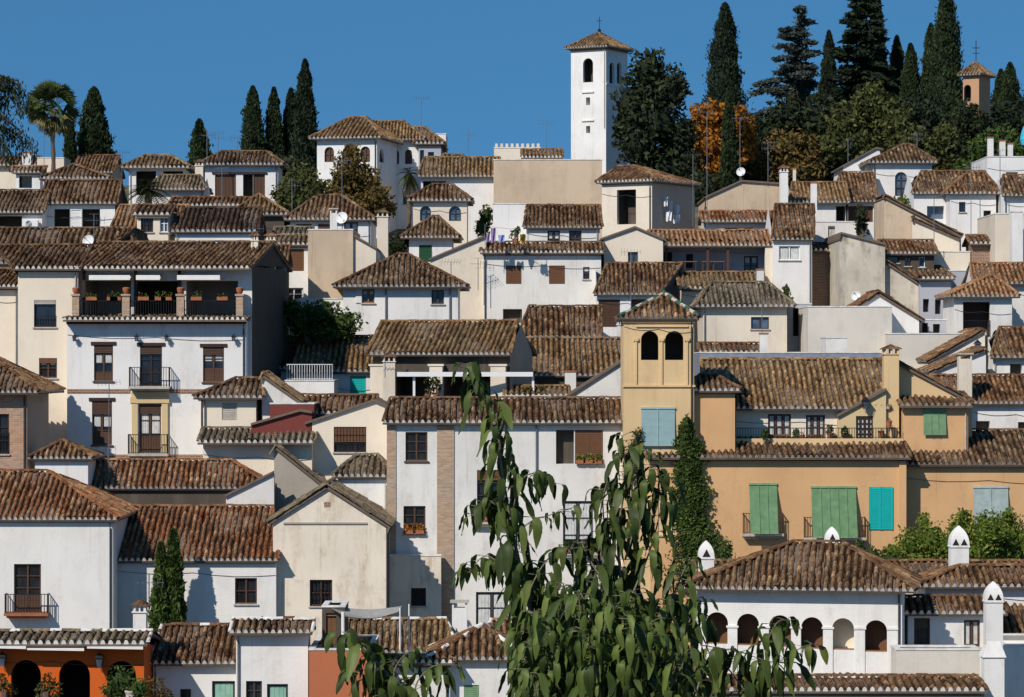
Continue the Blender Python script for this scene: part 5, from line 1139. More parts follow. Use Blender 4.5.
def palm(label, x, yc, yb, rp, Y, fan=True, nf=46, mat='l_palm', skirt=True, trunk_r=.22):
    rs = random.Random(int(x)); c = P(x, yc, Y); r = rp/F_PX*Y; zg = min(ground(Y), (HY-yb)/F_PX*Y); root = empty('palm_tree', (c.x, Y, zg)); tag(root, label, 'palm tree', None)
    m = MB(); n = 14; pts = [(c.x+.04*math.sin(i), Y, zg-.2+(c.z-zg)*i/n) for i in range(n+1)]; m.tube(pts, [trunk_r*(1.15 if i % 2 else .95) for i in range(n+1)], 9); m.build('trunk', 'bark', root)
    mb = MB()
    for i in range(nf):
        az = rs.uniform(0, 6.283); el = rs.uniform(-.5, 1.4) if not skirt or i > nf*.3 else rs.uniform(-1.35, -.7)
        d = Vector((math.cos(az)*math.cos(el), math.sin(az)*math.cos(el), math.sin(el)))
        tone = .95 if el < -.6 else rs.uniform(0, .75)
        if fan:
            L = r*.55*rs.uniform(.8, 1.1)*(1 if el > -.6 else .8); h = c+d*L; mb.tube([c, h], .02, 3, tc=(tone, .5, 1)); s = d.cross(Vector((0, 0, 1))).normalized(); u = s.cross(d).normalized(); ra = rs.uniform(-1.3, 1.3); s, u = s*math.cos(ra)+u*math.sin(ra), u*math.cos(ra)-s*math.sin(ra)
            for k in range(15):
                t = -1.25+2.5*k/14; bd = (d*math.cos(t)+s*math.sin(t)).normalized(); l2 = r*.5*rs.uniform(.8, 1.1); e = h+bd*l2-Vector((0, 0, l2*.14)); w = u.cross(bd).normalized()*.085
                mid = h+bd*l2*.55; mb.face([h, mid+w, e, mid-w], 0, (min(1, tone+rs.uniform(-.1, .1)), .5, 1))
        else:
            L = r*rs.uniform(.85, 1.1); prev = c; s = d.cross(Vector((0, 0, 1))).normalized()
            for k in range(1, 15):
                t = k/14; p = c+d*(L*t)-Vector((0, 0, L*.55*t*t)); mb.face([prev-s*.015, prev+s*.015, p+s*.015, p-s*.015], 0, (tone, .5, 1))
                for sg in (-1, 1):
                    ln = r*.32*(1-abs(t-.45)*1.1); e = p+s*sg*ln+d*ln*.5-Vector((0, 0, ln*.35)); w = Vector((0, 0, 1)).cross(e-p).normalized()*.055
                    mb.face([p-w, p+w, e], 0, (min(1, max(0, tone+rs.uniform(-.15, .15))), .5, 1))
                prev = p
    mb.build('crown', mat, root); return root
# --- skyline trees
for i, (x, yt, yb, hw, Y, mt, lb) in enumerate([
    (94, 88, 172, 15, 238, 'l_cypress', 'broad dark cypress right of the fan palm'),
    (70, 106, 168, 5.5, 236, 'l_cypress', 'very thin cypress touching the fan palm'),
    (199.5, 120, 163, 9.5, 245, 'l_cypress', 'short lone cypress behind the white house with brown doors'),
    (253, 87, 158, 10, 246, 'l_cypress', 'first cypress of the row of four left of the mansion'),
    (274, 88, 162, 8, 247, 'l_cypress', 'second slender cypress of the row of four left of the mansion'),
    (291, 89, 164, 8.5, 248, 'l_cypressdark', 'third cypress of the row, half hidden by the tallest one'),
    (305, 60, 166, 10, 246, 'l_cypressdark', 'tallest and raggedest cypress beside the white mansion'),
    (725, 3, 120, 16.5, 300, 'l_cypressdark', 'huge broad cypress standing above the orange autumn tree'),
    (729, 92, 200, 6.5, 262, 'l_cypress', 'thin green cypress in front of the orange autumn tree'),
    (757, 118, 200, 8, 270, 'l_cypressdark', 'dim cypress between the autumn tree and the blue cedar'),
    (829, 31, 120, 9, 302, 'l_cypressdark', 'thin cypress just right of the blue cedar'),
    (877, -14, 120, 8, 300, 'l_cypressdark', 'tall cypress behind the dark fir, cut by the top edge'),
    (885, 62, 120, 8, 296, 'l_cypress', 'small pointed cypress beside the dark fir'),
    (897, 36, 120, 9.5, 298, 'l_cypress', 'slim cypress with a sharp tip right of the dark fir'),
    (910.5, 44, 125, 10.5, 292, 'l_cypress', 'short bright cypress left of the giant pair'),
    (931, 24, 130, 11, 296, 'l_cypress', 'leaning left half of the giant cypress pair'),
    (946, -12, 160, 16, 288, 'l_cypress', 'giant cypress whose tip reaches above the picture, left of the ochre turret'),
    (1001, 70, 150, 11, 290, 'l_cypress', 'cypress right of the ochre turret'),
    (1010, 63, 155, 11, 288, 'l_cypress', 'cypress at the right edge beside the blue parasol')]):
    cypress(lb, x, yt, yb, hw, Y, mt, dens=.8)
for lb, x, yt, yb, hw, Y in (('left slim young cypress beside the rusty chimney', 161, 544, 640, 8, 139.4), ('right slim young cypress against the whitewashed wall', 174, 531, 640, 8.5, 139.6)):
    cypress(lb, x, yt, yb, hw, Y, 'l_mid', group='young cypresses by the low house', dens=2.2)
palm('tall fan palm with hanging dead fronds on the left skyline', 53, 108, 170, 30, 228, nf=90, trunk_r=.16)
palm('short feathery palm in front of the white pillared pavilion', 148, 190, 215, 24, 193, fan=False, nf=56, skirt=False)
palm('small palm against the white mansion wall', 409, 173, 215, 15, 214, fan=False, nf=34, skirt=True, trunk_r=.16)
conifer('spreading blue-grey cedar between two cypresses on the hilltop', 791, 8, 160, 56, 285, 'l_cedar', droop=.18, tiers=19, seed=11, pw=.78, ragged=.75, lean=.9, padsize=.27)
conifer('dark dense fir cut by the top edge of the picture', 862, -14, 105, 34, 294, 'l_cypressdark', droop=.12, tiers=22, seed=5, pw=.6, name='fir_tree', padsize=.26)
# drooping cedar at left edge
def drooping():
    rs = np.random.RandomState(4); Y = 215; root = empty('weeping_cedar', P(-16, 172, Y)); tag(root, 'weeping grey-green cedar with hanging boughs at the left edge', 'tree')
    m = MB(); mb = MB(); m.tube([P(-16, 178, Y), P(-12, 130, Y), P(-14, 84, Y)], [.4, .3, .15], 8); Cs = []
    boughs = [((-14, 88), (2, 77), (18, 80), (31, 103)), ((-13, 92), (0, 85), (12, 89), (24, 110)), ((-14, 84), (-4, 78), (10, 79), (22, 92)), ((-14, 108), (2, 117), (18, 130), (37, 143)), ((-13, 116), (0, 124), (12, 134), (27, 149)), ((-13, 126), (-2, 134), (6, 144), (14, 156)), ((-14, 96), (-6, 94), (0, 97), (6, 106))]
    for bi, bb in enumerate(boughs):
        pts = [np.array(P(p[0]+rs.normal(0, .6), p[1]+rs.normal(0, 1.2), Y+rs.normal(0, .6))) for p in bb]
        m.tube(pts, [.14, .1, .06, .02], 5)
        for k in range(430):
            u = rs.rand()*3*.999; i = int(u); q = pts[i]*(1-u+i)+pts[i+1]*(u-i); hang = rs.rand()**1.3*(.55+.3*u); Cs.append(q+np.array([rs.normal(0, .08+.04*u), rs.normal(0, .5), -hang+rs.normal(0, .05)]))
    m.build('trunk', 'bark', root); C = np.array(Cs); scatter_faces(mb, C, .17, np.tile(np.array([.1, 0, -1.2]), (len(C), 1)), rs=rs, aspect=.3); mb.build('crown', 'l_dark', root)
drooping()
broad('large dark evergreen tree hiding the right side of the church tower', [(648, 72, 20, 22), (665, 92, 22, 24), (632, 104, 18, 26), (655, 122, 26, 26), (678, 140, 20, 26), (640, 145, 24, 24), (662, 168, 28, 24), (686, 172, 16, 24), (676, 84, 10, 12), (622, 130, 10, 16), (645, 184, 26, 18)], 250, 'l_dark', trunk=655, size=.26, dens=.8)
broad('orange leaved autumn tree beneath the huge broad cypress', [(710, 116, 20, 14), (735, 124, 18, 18), (712, 145, 20, 20), (745, 146, 12, 18), (698, 136, 14, 20), (724, 172, 18, 18), (706, 180, 14, 18)], 266, 'l_autumn', trunk=718, size=.24)
broad('dark shadowy evergreen clump left of the autumn tree', [(698, 168, 10, 20), (694, 190, 12, 20), (704, 205, 14, 14)], 268, 'l_dark', size=.24)
broad('olive brown mixed tree beneath the blue cedar', [(765, 165, 16, 22), (786, 150, 22, 20), (800, 172, 22, 20), (772, 190, 20, 16), (810, 150, 14, 16)], 268, 'l_brownish', trunk=786, size=.25)
broad('yellow-green tree on the hill below the dark fir', [(850, 118, 22, 20), (872, 104, 20, 20), (890, 122, 20, 20), (862, 142, 22, 18), (838, 142, 16, 20)], 266, 'l_olive', trunk=862, size=.25)
broad('dusty olive tree spreading below the giant cypress pair', [(910, 142, 22, 16), (932, 150, 20, 16), (896, 128, 14, 14), (945, 138, 12, 16), (925, 165, 18, 14), (952, 168, 14, 14)], 262, 'l_olive', trunk=920, size=.25)
broad('dark green tree left of the ochre bell turret', [(968, 118, 14, 18), (980, 126, 14, 16), (962, 148, 18, 20), (985, 150, 14, 18)], 268, 'l_dark', trunk=970, size=.24)
broad('bushy green tree behind the rooftop chimneys at the right', [(982, 150, 14, 14), (1000, 142, 16, 16), (1018, 150, 12, 18), (966, 172, 12, 12), (975, 165, 10, 10)], 258, 'l_mid', size=.24)
broad('dark backdrop evergreen below the thin hilltop cypresses', [(820, 120, 16, 26), (828, 150, 18, 26), (815, 178, 16, 20), (900, 150, 16, 16), (878, 152, 18, 12)], 274, 'l_dark', trunk=822, size=.27)
broad('wide dark evergreen behind the beige chamfered block', [(744, 170, 12, 18), (756, 188, 14, 16), (735, 195, 12, 16), (775, 200, 12, 10)], 272, 'l_cypressdark', size=.25)
broad('olive tree with brown tinted leaves in front of the white mansion', [(350, 172, 17, 20), (364, 182, 16, 18), (342, 192, 20, 18), (374, 198, 17, 16), (356, 207, 26, 12), (353, 152, 8, 9), (384, 208, 12, 10)], 208, 'l_brownish', trunk=352, size=.16, dens=1.4)
broad('bushy olive tree right of the white house with brown doors', [(300, 180, 16, 16), (290, 194, 18, 16), (314, 192, 16, 16), (304, 206, 24, 12)], 203, 'l_olive', trunk=300, size=.17, dens=1.1)
broad('low dark shrub behind the cypress row', [(258, 160, 20, 6), (290, 162, 20, 6)], 243, 'l_dark', size=.2)
broad('round leafy green bush behind the golden brown roof', [(300, 318, 18, 16), (322, 314, 20, 14), (344, 322, 18, 12), (312, 330, 24, 12), (335, 332, 22, 10), (292, 308, 8, 9)], 166.5, 'l_mid', size=.13, name='garden_bush', cat='bush', dens=1.2)
broad('dark round bush left of the green-doored house', [(397, 244, 11, 10), (407, 240, 9, 8), (392, 252, 9, 8)], 186, 'l_dark', size=.14, name='garden_bush', cat='bush', dens=1.2)
broad('small shrub on the terrace above the arched windows side', [(487, 216, 7, 10), (482, 228, 8, 10)], 196, 'l_mid', size=.13, name='garden_bush', cat='bush')
broad('dark pointed shrub on the white terrace above the stained wall', [(861, 214, 6, 10), (862, 226, 7, 10)], 187, 'l_dark', size=.13, name='garden_bush', cat='bush')
broad('green hedge under the tall arched chapel window', [(902, 204, 10, 9), (912, 210, 9, 8)], 201, 'l_mid', size=.13, name='garden_bush', cat='bush')
broad('small pointed bush by the narrow white house', [(787, 294, 4, 9), (788, 302, 6, 6)], 180, 'l_mid', size=.11, name='garden_bush', cat='bush')
broad('broad dim tree filling the slope below the blue cedar', [(790, 120, 24, 22), (815, 135, 20, 24), (770, 140, 18, 22), (800, 160, 30, 24), (838, 165, 22, 22), (858, 168, 18, 14)], 279, 'l_dark', trunk=800, size=.28)
broad('dark evergreen mass between the yellow-green tree and the giant cypress', [(880, 135, 18, 24), (905, 120, 16, 24), (925, 130, 18, 26), (945, 150, 18, 24), (915, 160, 20, 16)], 283, 'l_cypressdark', trunk=910, size=.28)
broad('dark tree at the foot of the row of hilltop evergreens at the right edge', [(985, 130, 18, 26), (1005, 135, 18, 26), (1022, 125, 14, 28), (965, 135, 16, 22)], 284, 'l_cypressdark', trunk=995, size=.28)
broad('low dark foliage on the slope behind the cream house with the tall opening', [(655, 190, 22, 14), (680, 198, 20, 14), (705, 190, 18, 18), (690, 210, 18, 10)], 245, 'l_dark', trunk=680, size=.25)
broad('upright dark pine between the dark evergreen and the autumn tree', [(676, 150, 12, 26), (684, 140, 8, 18), (682, 178, 12, 22)], 262, 'l_cypressdark', trunk=688, size=.25)
# garden of the ochre house
broad('tall glossy green shrub before the pale roller blind', [(962, 535, 18, 20), (985, 530, 20, 20), (1008, 535, 18, 20), (1025, 545, 16, 22), (975, 552, 22, 14), (1000, 556, 22, 14), (963, 518, 7, 10), (1010, 518, 7, 10)], 141.5, 'l_bright', size=.10, name='garden_bush', cat='bush', dens=1.3)
broad('yellow-green loose shrub at the foot of the ochre corner', [(912, 542, 15, 16), (930, 540, 14, 20), (944, 546, 12, 14), (896, 552, 14, 8), (922, 556, 26, 8), (926, 524, 6, 12)], 141, 'l_bright', size=.10, name='garden_bush', cat='bush', dens=1.0)
broad('dark low hedge right of the pointed white roof vent', [(872, 556, 12, 8), (888, 560, 14, 6), (862, 548, 5, 8)], 140.5, 'l_mid', size=.09, name='garden_bush', cat='bush')
broad('low shrubs beside the leftmost pointed white chimney', [(722, 562, 10, 12), (738, 566, 12, 9), (755, 566, 10, 6), (728, 552, 6, 10)], 140, 'l_mid', size=.09, name='garden_bush', cat='bush')
# climbing plant on the ochre tower
def climber(label, pts, Y, mat, n, dep=.35, size=.075):
    rs = np.random.RandomState(9); root = empty('climbing_plant', (((pts[-1][0]-CX)/F_PX*Y), Y, min(ground(Y), P(0, pts[-1][1], Y).z))); tag(root, label, 'climbing plant')
    ys = np.array([p[1] for p in pts]); xc = np.array([p[0] for p in pts]); hw = np.array([p[2] for p in pts])
    y = rs.uniform(ys[0], ys[-1], n); w = np.interp(y, ys, hw); x = np.interp(y, ys, xc)+w*np.clip(rs.normal(0, .48, n), -1.25, 1.25)*(1+.2*np.sin(y*.4))
    y = y+rs.normal(0, 2, n); dp = -rs.rand(n)*dep*np.clip(1.2-np.abs(x-np.interp(y, ys, xc))/np.maximum(w, 1), .1, 1.2)
    Yv = Y+dp; C = np.stack([(x-CX)/F_PX*Yv, Yv, (HY-y)/F_PX*Yv], -1); mb = MB(); scatter_faces(mb, C, size, rs=rs); 
    m = MB(); m.tube([P(pts[-1][0], pts[-1][1]+60, Y), *[P(p[0]+rs.normal(0, 2), p[1], Y-.03) for p in pts[::-1]]], .04, 5); m.build('stem', 'bark', root)
    mb.build('leaves', mat, root)
climber('thick green climbing vine between the blue blind and the green blinds', [(687, 420, 3), (686, 436, 8), (690, 452, 14), (688, 474, 13), (692, 496, 17), (690, 515, 14), (696, 535, 20), (701, 560, 25), (704, 590, 30)], 144.8, 'l_mid', 17000, size=.1)
climber('sparse creeper below the blue roller blind of the tower', [(640, 430, 4), (632, 450, 8), (630, 480, 7)], 144.9, 'l_olive', 700)
# bottom left garden
broad('dark clipped bush before the right restaurant arch', [(122, 682, 14, 16), (140, 688, 12, 12), (112, 692, 12, 10)], 116.8, 'l_mid', size=.08, name='garden_bush', cat='bush')
broad('small leafy vine left of the middle restaurant arch', [(46, 684, 7, 10), (52, 692, 9, 9), (40, 692, 5, 8)], 116.9, 'l_olive', size=.08, name='garden_bush', cat='bush', core=False)
broad('yellow-green vine in the lower left corner', [(2, 682, 5, 9), (6, 692, 8, 8)], 116.7, 'l_olive', size=.08, name='garden_bush', cat='bush', core=False)
broad('bare twiggy shrub beside the green curtained door', [(156, 686, 12, 10), (166, 694, 8, 6)], 117.2, 'l_brownish', size=.07, name='garden_bush', cat='bush', core=False)

# ================================================================== foreground tree with long drooping leaves
def foreground():
    rs = random.Random(21); Y0 = 13.6; zg = ground(Y0); root = empty('broadleaf_tree', (P(600, 360, Y0).x, Y0, zg)); tag(root, 'near tree with long drooping green leaves rising from the bottom edge', 'tree')
    wood = MB(); lv = MB()
    def leaf(p, az, L, Wd, tone, droop):
        out = Vector((math.cos(az), math.sin(az), 0)); s = Vector((-out.y, out.x, 0)); n = 7; q = p.copy(); a = rs.uniform(-.2, .45); tw = rs.uniform(-.8, .8)
        pet = rs.uniform(.02, .05); d0 = out*math.cos(a)+Vector((0, 0, 1))*math.sin(a); q2 = q+d0*pet; wood.tube([q, q2], .0014, 3); q = q2
        fold = rs.uniform(.1, .5); wav = rs.uniform(0, 6); base = len(lv.v)
        for i in range(n+1):
            t = i/n; ang = a-(a+droop)*min(1, t*2.6)**.7; d = out*math.cos(ang)+Vector((0, 0, 1))*math.sin(ang)
            nrm = s.cross(d).normalized(); sw = (s*math.cos(tw*t*2)+nrm*math.sin(tw*t*2)).normalized()
            w = Wd*(max(0, math.sin(math.pi*(t*.96+.02))))**.8*(1.15-.35*t)+.0003
            nn_ = sw.cross(d).normalized(); rip = .003*math.sin(t*14+wav)
            lv.v.extend([tuple(q+sw*w+nn_*(w*fold+rip)), tuple(q), tuple(q-sw*w+nn_*(w*fold-rip))]); q = q+d*(L/n)
        for i in range(n):
            for k in (0, 1):
                o = base+i*3+k; lv.f.append((o, o+1, o+4, o+3)); lv.mi.append(0); lv.tc.append((max(0, min(1, tone+(.1 if k == 0 else -.06))), .5, 1)); lv.has = True
    def branch(pts, r0, r1, step=.055, Ls=.152, start=0, depth=0, skip=0, spread=1.0, dens=2):
        step *= .66; r0 *= .62; r1 *= .6
        P3 = []
        for i, (x, y) in enumerate(pts):
            Yd = Y0+depth+(.12*i/len(pts) if depth >= 0 else -.12*i/len(pts)); P3.append(P(x, y, Yd))
        # smooth
        Q = []
        for i in range(len(P3)-1):
            p_1 = P3[max(0, i-1)]; p0 = P3[i]; p1 = P3[i+1]; p2 = P3[min(len(P3)-1, i+2)]
            for k in range(6):
                t = k/6; Q.append(.5*((2*p0)+(p1-p_1)*t+(2*p_1-5*p0+4*p1-p2)*t*t+(3*p0-p_1-3*p1+p2)*t**3))
        Q.append(P3[-1]); m_ = len(Q)
        wood.tube(Q, [r0+(r1-r0)*i/(m_-1) for i in range(m_)], 6)
        acc = 0; tot = sum((b-a).length for a, b in zip(Q, Q[1:])); run = 0; side = rs.random()*6
        for a, b in zip(Q, Q[1:]):
            seg = (b-a).length; acc += seg; run += seg
            while acc > step:
                acc -= step; fr = run/tot
                if fr < start: continue
                for _ in range(dens):
                    side += 2.4+rs.uniform(-.5, .5); az = side
                    L = Ls*rs.choice((.5, .75, .9, 1, 1.08, 1.16))*rs.uniform(.9, 1.1)*(1-.3*max(0, fr-.85)/.15); leaf(b.copy(), az, L, L*rs.uniform(.105, .135), rs.random()**1.3*.95, rs.uniform(1.05, 1.95))
        L = Ls*.7
        for k in range(2): leaf(Q[-1].copy(), rs.random()*6.28, L, L*.16, rs.random(), 1.35)
    B = branch
    B([(552, 740), (545, 680), (528, 600), (512, 530), (502, 470), (497, 430), (484, 395), (466, 364)], .02, .004, start=.34, step=.033, Ls=.175)
    B([(510, 520), (522, 480), (540, 474), (556, 484)], .007, .003, start=.4, step=.045)
    B([(512, 540), (530, 522), (550, 515), (572, 508)], .006, .003, start=.3, step=.06)
    B([(516, 560), (505, 520), (488, 500), (474, 515)], .006, .003, start=.3, step=.05)
    B([(530, 610), (505, 570), (485, 556), (470, 572)], .007, .003, start=.2, step=.042)
    B([(525, 600), (540, 570), (556, 552), (575, 548)], .007, .003, start=.2, step=.045)
    B([(648, 740), (640, 680), (625, 600), (618, 540), (625, 480), (622, 436)], .02, .004, start=.42, step=.036, Ls=.175)
    B([(625, 560), (640, 510), (650, 470), (645, 446)], .008, .003, start=.15, step=.036)
    B([(622, 570), (606, 530), (603, 500), (607, 482)], .008, .003, start=.3, step=.045)
    B([(630, 600), (650, 550), (662, 500), (658, 470)], .008, .003, start=.2, step=.04, Ls=.17)
    B([(620, 600), (596, 570), (584, 548), (582, 540)], .008, .003, start=.2, step=.04)
    B([(640, 640), (670, 600), (684, 570), (690, 558)], .009, .003, start=.2, step=.038)
    B([(645, 680), (680, 640), (692, 615), (700, 600)], .009, .003, start=.2, step=.038)
    # dense lower mass
    for i in range(72):
        ex = rs.uniform(524, 690); top = 575+22*math.sin(ex*.05)+(34 if ex < 520 else 0); ey_ = rs.uniform(top, 690); sx = ex+rs.uniform(-45, 45)*(1 if rs.random() < .5 else .6); sx = 600+(sx-600)*.75
        sy = ey_+rs.uniform(60, 110); B([(sx, sy), ((sx+ex)/2+rs.uniform(-10, 10), (sy+ey_)/2), (ex, ey_), (ex+rs.uniform(-14, 14), ey_+rs.uniform(-14, 6))], .008, .0025, start=.25, step=.042, Ls=.165, depth=rs.uniform(-.5, .9))
    # left lower shoots
    B([(440, 740), (405, 695), (375, 660), (352, 636), (342, 632)], .012, .003, start=.25, step=.045, Ls=.19)
    B([(425, 730), (415, 690), (430, 668), (450, 664)], .009, .003, start=.3, step=.045)
    B([(410, 720), (380, 690), (362, 674), (352, 672)], .008, .003, start=.2, step=.045)
    B([(420, 720), (395, 680), (400, 660), (412, 650)], .008, .003, start=.25, step=.05)
    # right lower shoots
    B([(690, 730), (700, 680), (715, 660), (735, 662)], .010, .003, start=.3, step=.045)
    B([(700, 645), (740, 652), (775, 662), (800, 648), (812, 644)], .004, .002, start=.1, step=.055, Ls=.17)
    B([(780, 740), (770, 690), (766, 650), (776, 624), (786, 620)], .010, .003, start=.35, step=.045, Ls=.18)
    B([(775, 720), (745, 690), (725, 664), (716, 652)], .008, .003, start=.3, step=.045, Ls=.17)
    # trunk
    for x in (552, 648, 600, 440, 690, 780):
        wood.tube([P(x, 740, Y0), P((x+600)/2, 1050, Y0), P(600+(x-600)*.15, 1330, Y0), Vector((P(600, 0, Y0).x+(x-600)*.0004, Y0, zg-.2))], [.02, .035, .05, .06], 7)
    # undergrowth twigs linking the mass
    wood.build('trunk', 'youngbark', root); lv.build('crown', 'l_big', root, smooth=True)
foreground()
# ================================================================== small things
for a in [
 ('thin tv antenna above the roof of the mansion', 421, 98, 128, 226, 0), ('double armed antenna over the broad weathered roof', 468, 130, 162, 216, 1), ('leaning thin antenna beside the crenellated terrace', 546, 122, 152, 214, 0),
 ('antenna left of the short lone cypress', 207, 130, 158, 203, 1), ('antenna with crossed arms right of the short lone cypress', 218, 133, 156, 204, 2), ('low spidery antenna on the white house with brown doors', 237, 138, 155, 207, 0),
 ('small antenna on the skyline left of the pillared pavilion', 122, 152, 172, 222, 0), ('tall bare mast in front of the fan palm', 44, 128, 172, 224, 0),
 ('tall mast before the dark evergreen mass', 693, 155, 222, 194, 0), ('very tall thin mast left of the chamfered beige block', 707, 112, 236, 191, 0), ('mast before the thin green cypress', 740, 118, 178, 199.5, 0),
 ('white pronged antenna in front of the dim tree', 768, 143, 183, 199, 2), ('pale antenna near the slanted white gable', 848, 140, 172, 212, 2), ('cluster antenna on top of the arched chapel roof', 917, 134, 150, 209, 2),
 ('thin antenna on the right eave of the pyramid roofed white house', 451, 262, 305, 171, 0), ('comb shaped antenna before the large white house', 484, 262, 300, 176, 1), ('thin antenna on the slanting cream gable wall', 478, 258, 285, 178.5, 1),
 ('tall thin mast crossing the slanting brown roof', 631, 252, 318, 170, 0), ('mast over the square blue window', 762, 300, 342, 165, 0), ('slim mast on the facade of the balcony house', 109, 382, 462, 147.5, 0),
 ('crooked antenna on the rusty roof under the balconies', 108, 448, 466, 148, 2), ('short antenna on the small brown chimney', 253, 222, 240, 160, 1), ('antenna above the brown pyramid roof pavilion', 292, 180, 212, 186, 1),
 ('antenna before the olive tree', 342, 155, 200, 186.5, 1), ('antenna on the white house wall with brown doors', 222, 168, 206, 183, 2), ('antenna beside the round white dish on the loggia roof', 94, 214, 262, 162.3, 1),
 ('tall lattice mast left of the white rooftop block', 971, 162, 240, 196, 1), ('tall thin mast by the rooftop chimneys', 1000, 150, 232, 194, 2), ('mast crossing the long tiled slope', 934, 196, 262, 183, 0),
 ('antenna on the small white chimney beside the young cypresses', 149, 574, 606, 119.8, 1), ('thin antenna above the dark fronted loggia house roof', 385, 355, 372, 154.5, 0)]:
    antenna(*a)
dish('small dark round dish on the stained concrete wall', 856, 296, 5, 179.3, 306)
# laundry on the long white tiled terrace
def cloth(label, x0, y0, x1, y1, Y, mat, group='laundry on the terrace'):
    a = P(x0, y0, Y); b = P(x1, y1, Y); mb = MB(); n = 8; w = b.x-a.x; T_ = .025
    def pt(i, j, o): u = i/n; v = j/5; return Vector((a.x+w*u*(1-.15*v), Y+.06*math.sin(u*9+v*2)+o, a.z+(b.z-a.z)*v*(1+.08*math.sin(u*7))))
    for o, fl in ((0, 0), (T_, 1)):
        for i in range(n):
            for j in range(5):
                q = [pt(i, j, o), pt(i, j+1, o), pt(i+1, j+1, o), pt(i+1, j, o)]; mb.face(q if not fl else q[::-1])
    o = single('laundry', mb, mat, (a.x, Y, b.z)); tag(o, label, 'laundry', group); return o
cloth('purple cloth drying on the white tiled terrace', 491, 228, 496, 242, 178, 'purple'); cloth('blue cloth drying beside the purple one', 498.5, 235, 505, 242, 178, 'bluecloth'); cloth('dark lilac cloth at the left end of the washing line', 486, 234, 490, 242, 178, 'purple'); cloth('bright yellow cloth on the parapet of the white terrace', 520, 234, 526, 243, 177.8, 'yellowcloth')
mb = MB(); mb.tube([P(485, 226, 178), P(510, 229, 178), P(528, 226, 178)], .012, 4); 
for x in (485, 528): mb.tube([P(x, 224, 178), P(x, 246, 178)], .02, 5)
o = single('washing_line', mb, 'zinc', P(485, 246, 178)); tag(o, 'washing line with two posts on the long white terrace', 'washing line')
broad('potted shrub between the blue and yellow laundry', [(514, 234, 4, 6), (518, 231, 3, 4)], 178.3, 'l_mid', size=.09, name='potted_plant', cat='plant', core=False)
for i, (x0, y0, x1, y1, c) in enumerate([(664, 197, 668, 206, 'white towel nearest the corner of the cream house'), (669, 201, 673, 212, 'white sheet second from the corner of the cream house'), (666, 212, 672, 221, 'white shirt in the lower row of the shaded wall'), (675, 205, 680, 217, 'white sheet at the far end of the shaded wall'), (673, 215, 680, 223, 'lowest white towel on the shaded wall')]):
    cloth(c, x0, y0, x1, y1, 193.3+(x0-652)/38*4.6, 'whitecloth', 'white laundry on the shaded side wall')
# shade sail and its posts
def sail():
    root = empty('shade_sail', P(360, 640, 121)); tag(root, 'grey-white cloth shade sail stretched above the terracotta terrace wall', 'shade sail'); mb = MB()
    c = [P(324, 604, 121.5), P(402, 606, 121.0), P(398, 612, 118.5), P(345, 616, 118.8)]; n = 10
    for o in (0, -.03):
        def q(i, j): u, v = i/n, j/n; return (c[0]*(1-u)+c[1]*u)*(1-v)+(c[3]*(1-u)+c[2]*u)*v-Vector((0, 0, .28*math.sin(math.pi*u)*(.6+.4*math.sin(math.pi*v))-o))
        for i in range(n):
            for j in range(n): mb.face([q(i, j), q(i+1, j), q(i+1, j+1), q(i, j+1)])
    mb.build('cloth', 'sail', root)
    for x, y0, y1, Y in ((400, 608, 650, 118.6), (409, 604, 655, 121.0), (343, 612, 655, 118.9), (325, 603, 640, 121.6)):
        m = MB(); m.tube([P(x, y0, Y), P(x, y1, Y)], .03 if x != 343 else .07, 7); m.build('post', 'whitepaint', root)
sail()
V['S1'] = house('dark timber shelter beneath the shade sail', 322, 345, 607, 120.6, 2.5, ('flat',), 'dim', name='shelter', cat='shelter', wins=[('door', 326, 613, 336, 645, dict(m='shutterbrown'))])
# folding awning over the stone pillared terrace
root = empty('awning', P(465, 378, 154.5)); tag(root, 'long white folded awning across the stone pillared terrace', 'awning'); mb = MB(); a, b = P(397, 376.5, 154.4), P(533, 372, 154.4); mb.box((a.x, 154.3, a.z), (b.x, 154.5, b.z)); mb.build('awning_case', 'whitepaint', root)
mb = MB(); 
for x in (414, 533): mb.box((P(x, 0, 154.5).x-.06, 154.52, P(0, 402, 154.5).z), (P(x, 0, 154.5).x+.06, 154.62, a.z)) 
mb.tube([(a.x, 154.55, a.z+.05), (b.x, 154.55, a.z+.05)], .03, 5); mb.build('awning_frame', 'whitepaint', root)
for x, w, lb in ((436, 7, 'leafy bamboo pot on the pillared terrace'), (428, 5, 'small leafy pot left of the bamboo on the pillared terrace'), (540, 8, 'dark potted shrub in the planter row behind the long grey roof'), (528, 6, 'reddish potted shrub on the terrace planter row')):
    broad(lb, [(x, 386 if x < 500 else 391, w*.7, 10 if x < 500 else 5)], 154.9, 'l_olive' if x != 528 else 'l_brownish', size=.1, name='potted_plant', cat='plant', core=False, dens=1.4)
for i, (x, lb) in enumerate(((516, 'white planter box left of the other on the terrace'), (540, 'white planter box nearest the tiled wedge'))):
    mb = MB(); p = P(x-8, 400, 152.6); mb.box((p.x, 152.6, p.z), (p.x+.85, 152.95, p.z+.2)); mb.box((p.x-.03, 152.57, p.z+.2), (p.x+.88, 152.98, p.z+.24)); o = single('planter_box', mb, 'concrete', p); tag(o, lb, 'planter', 'white planters on the terrace')
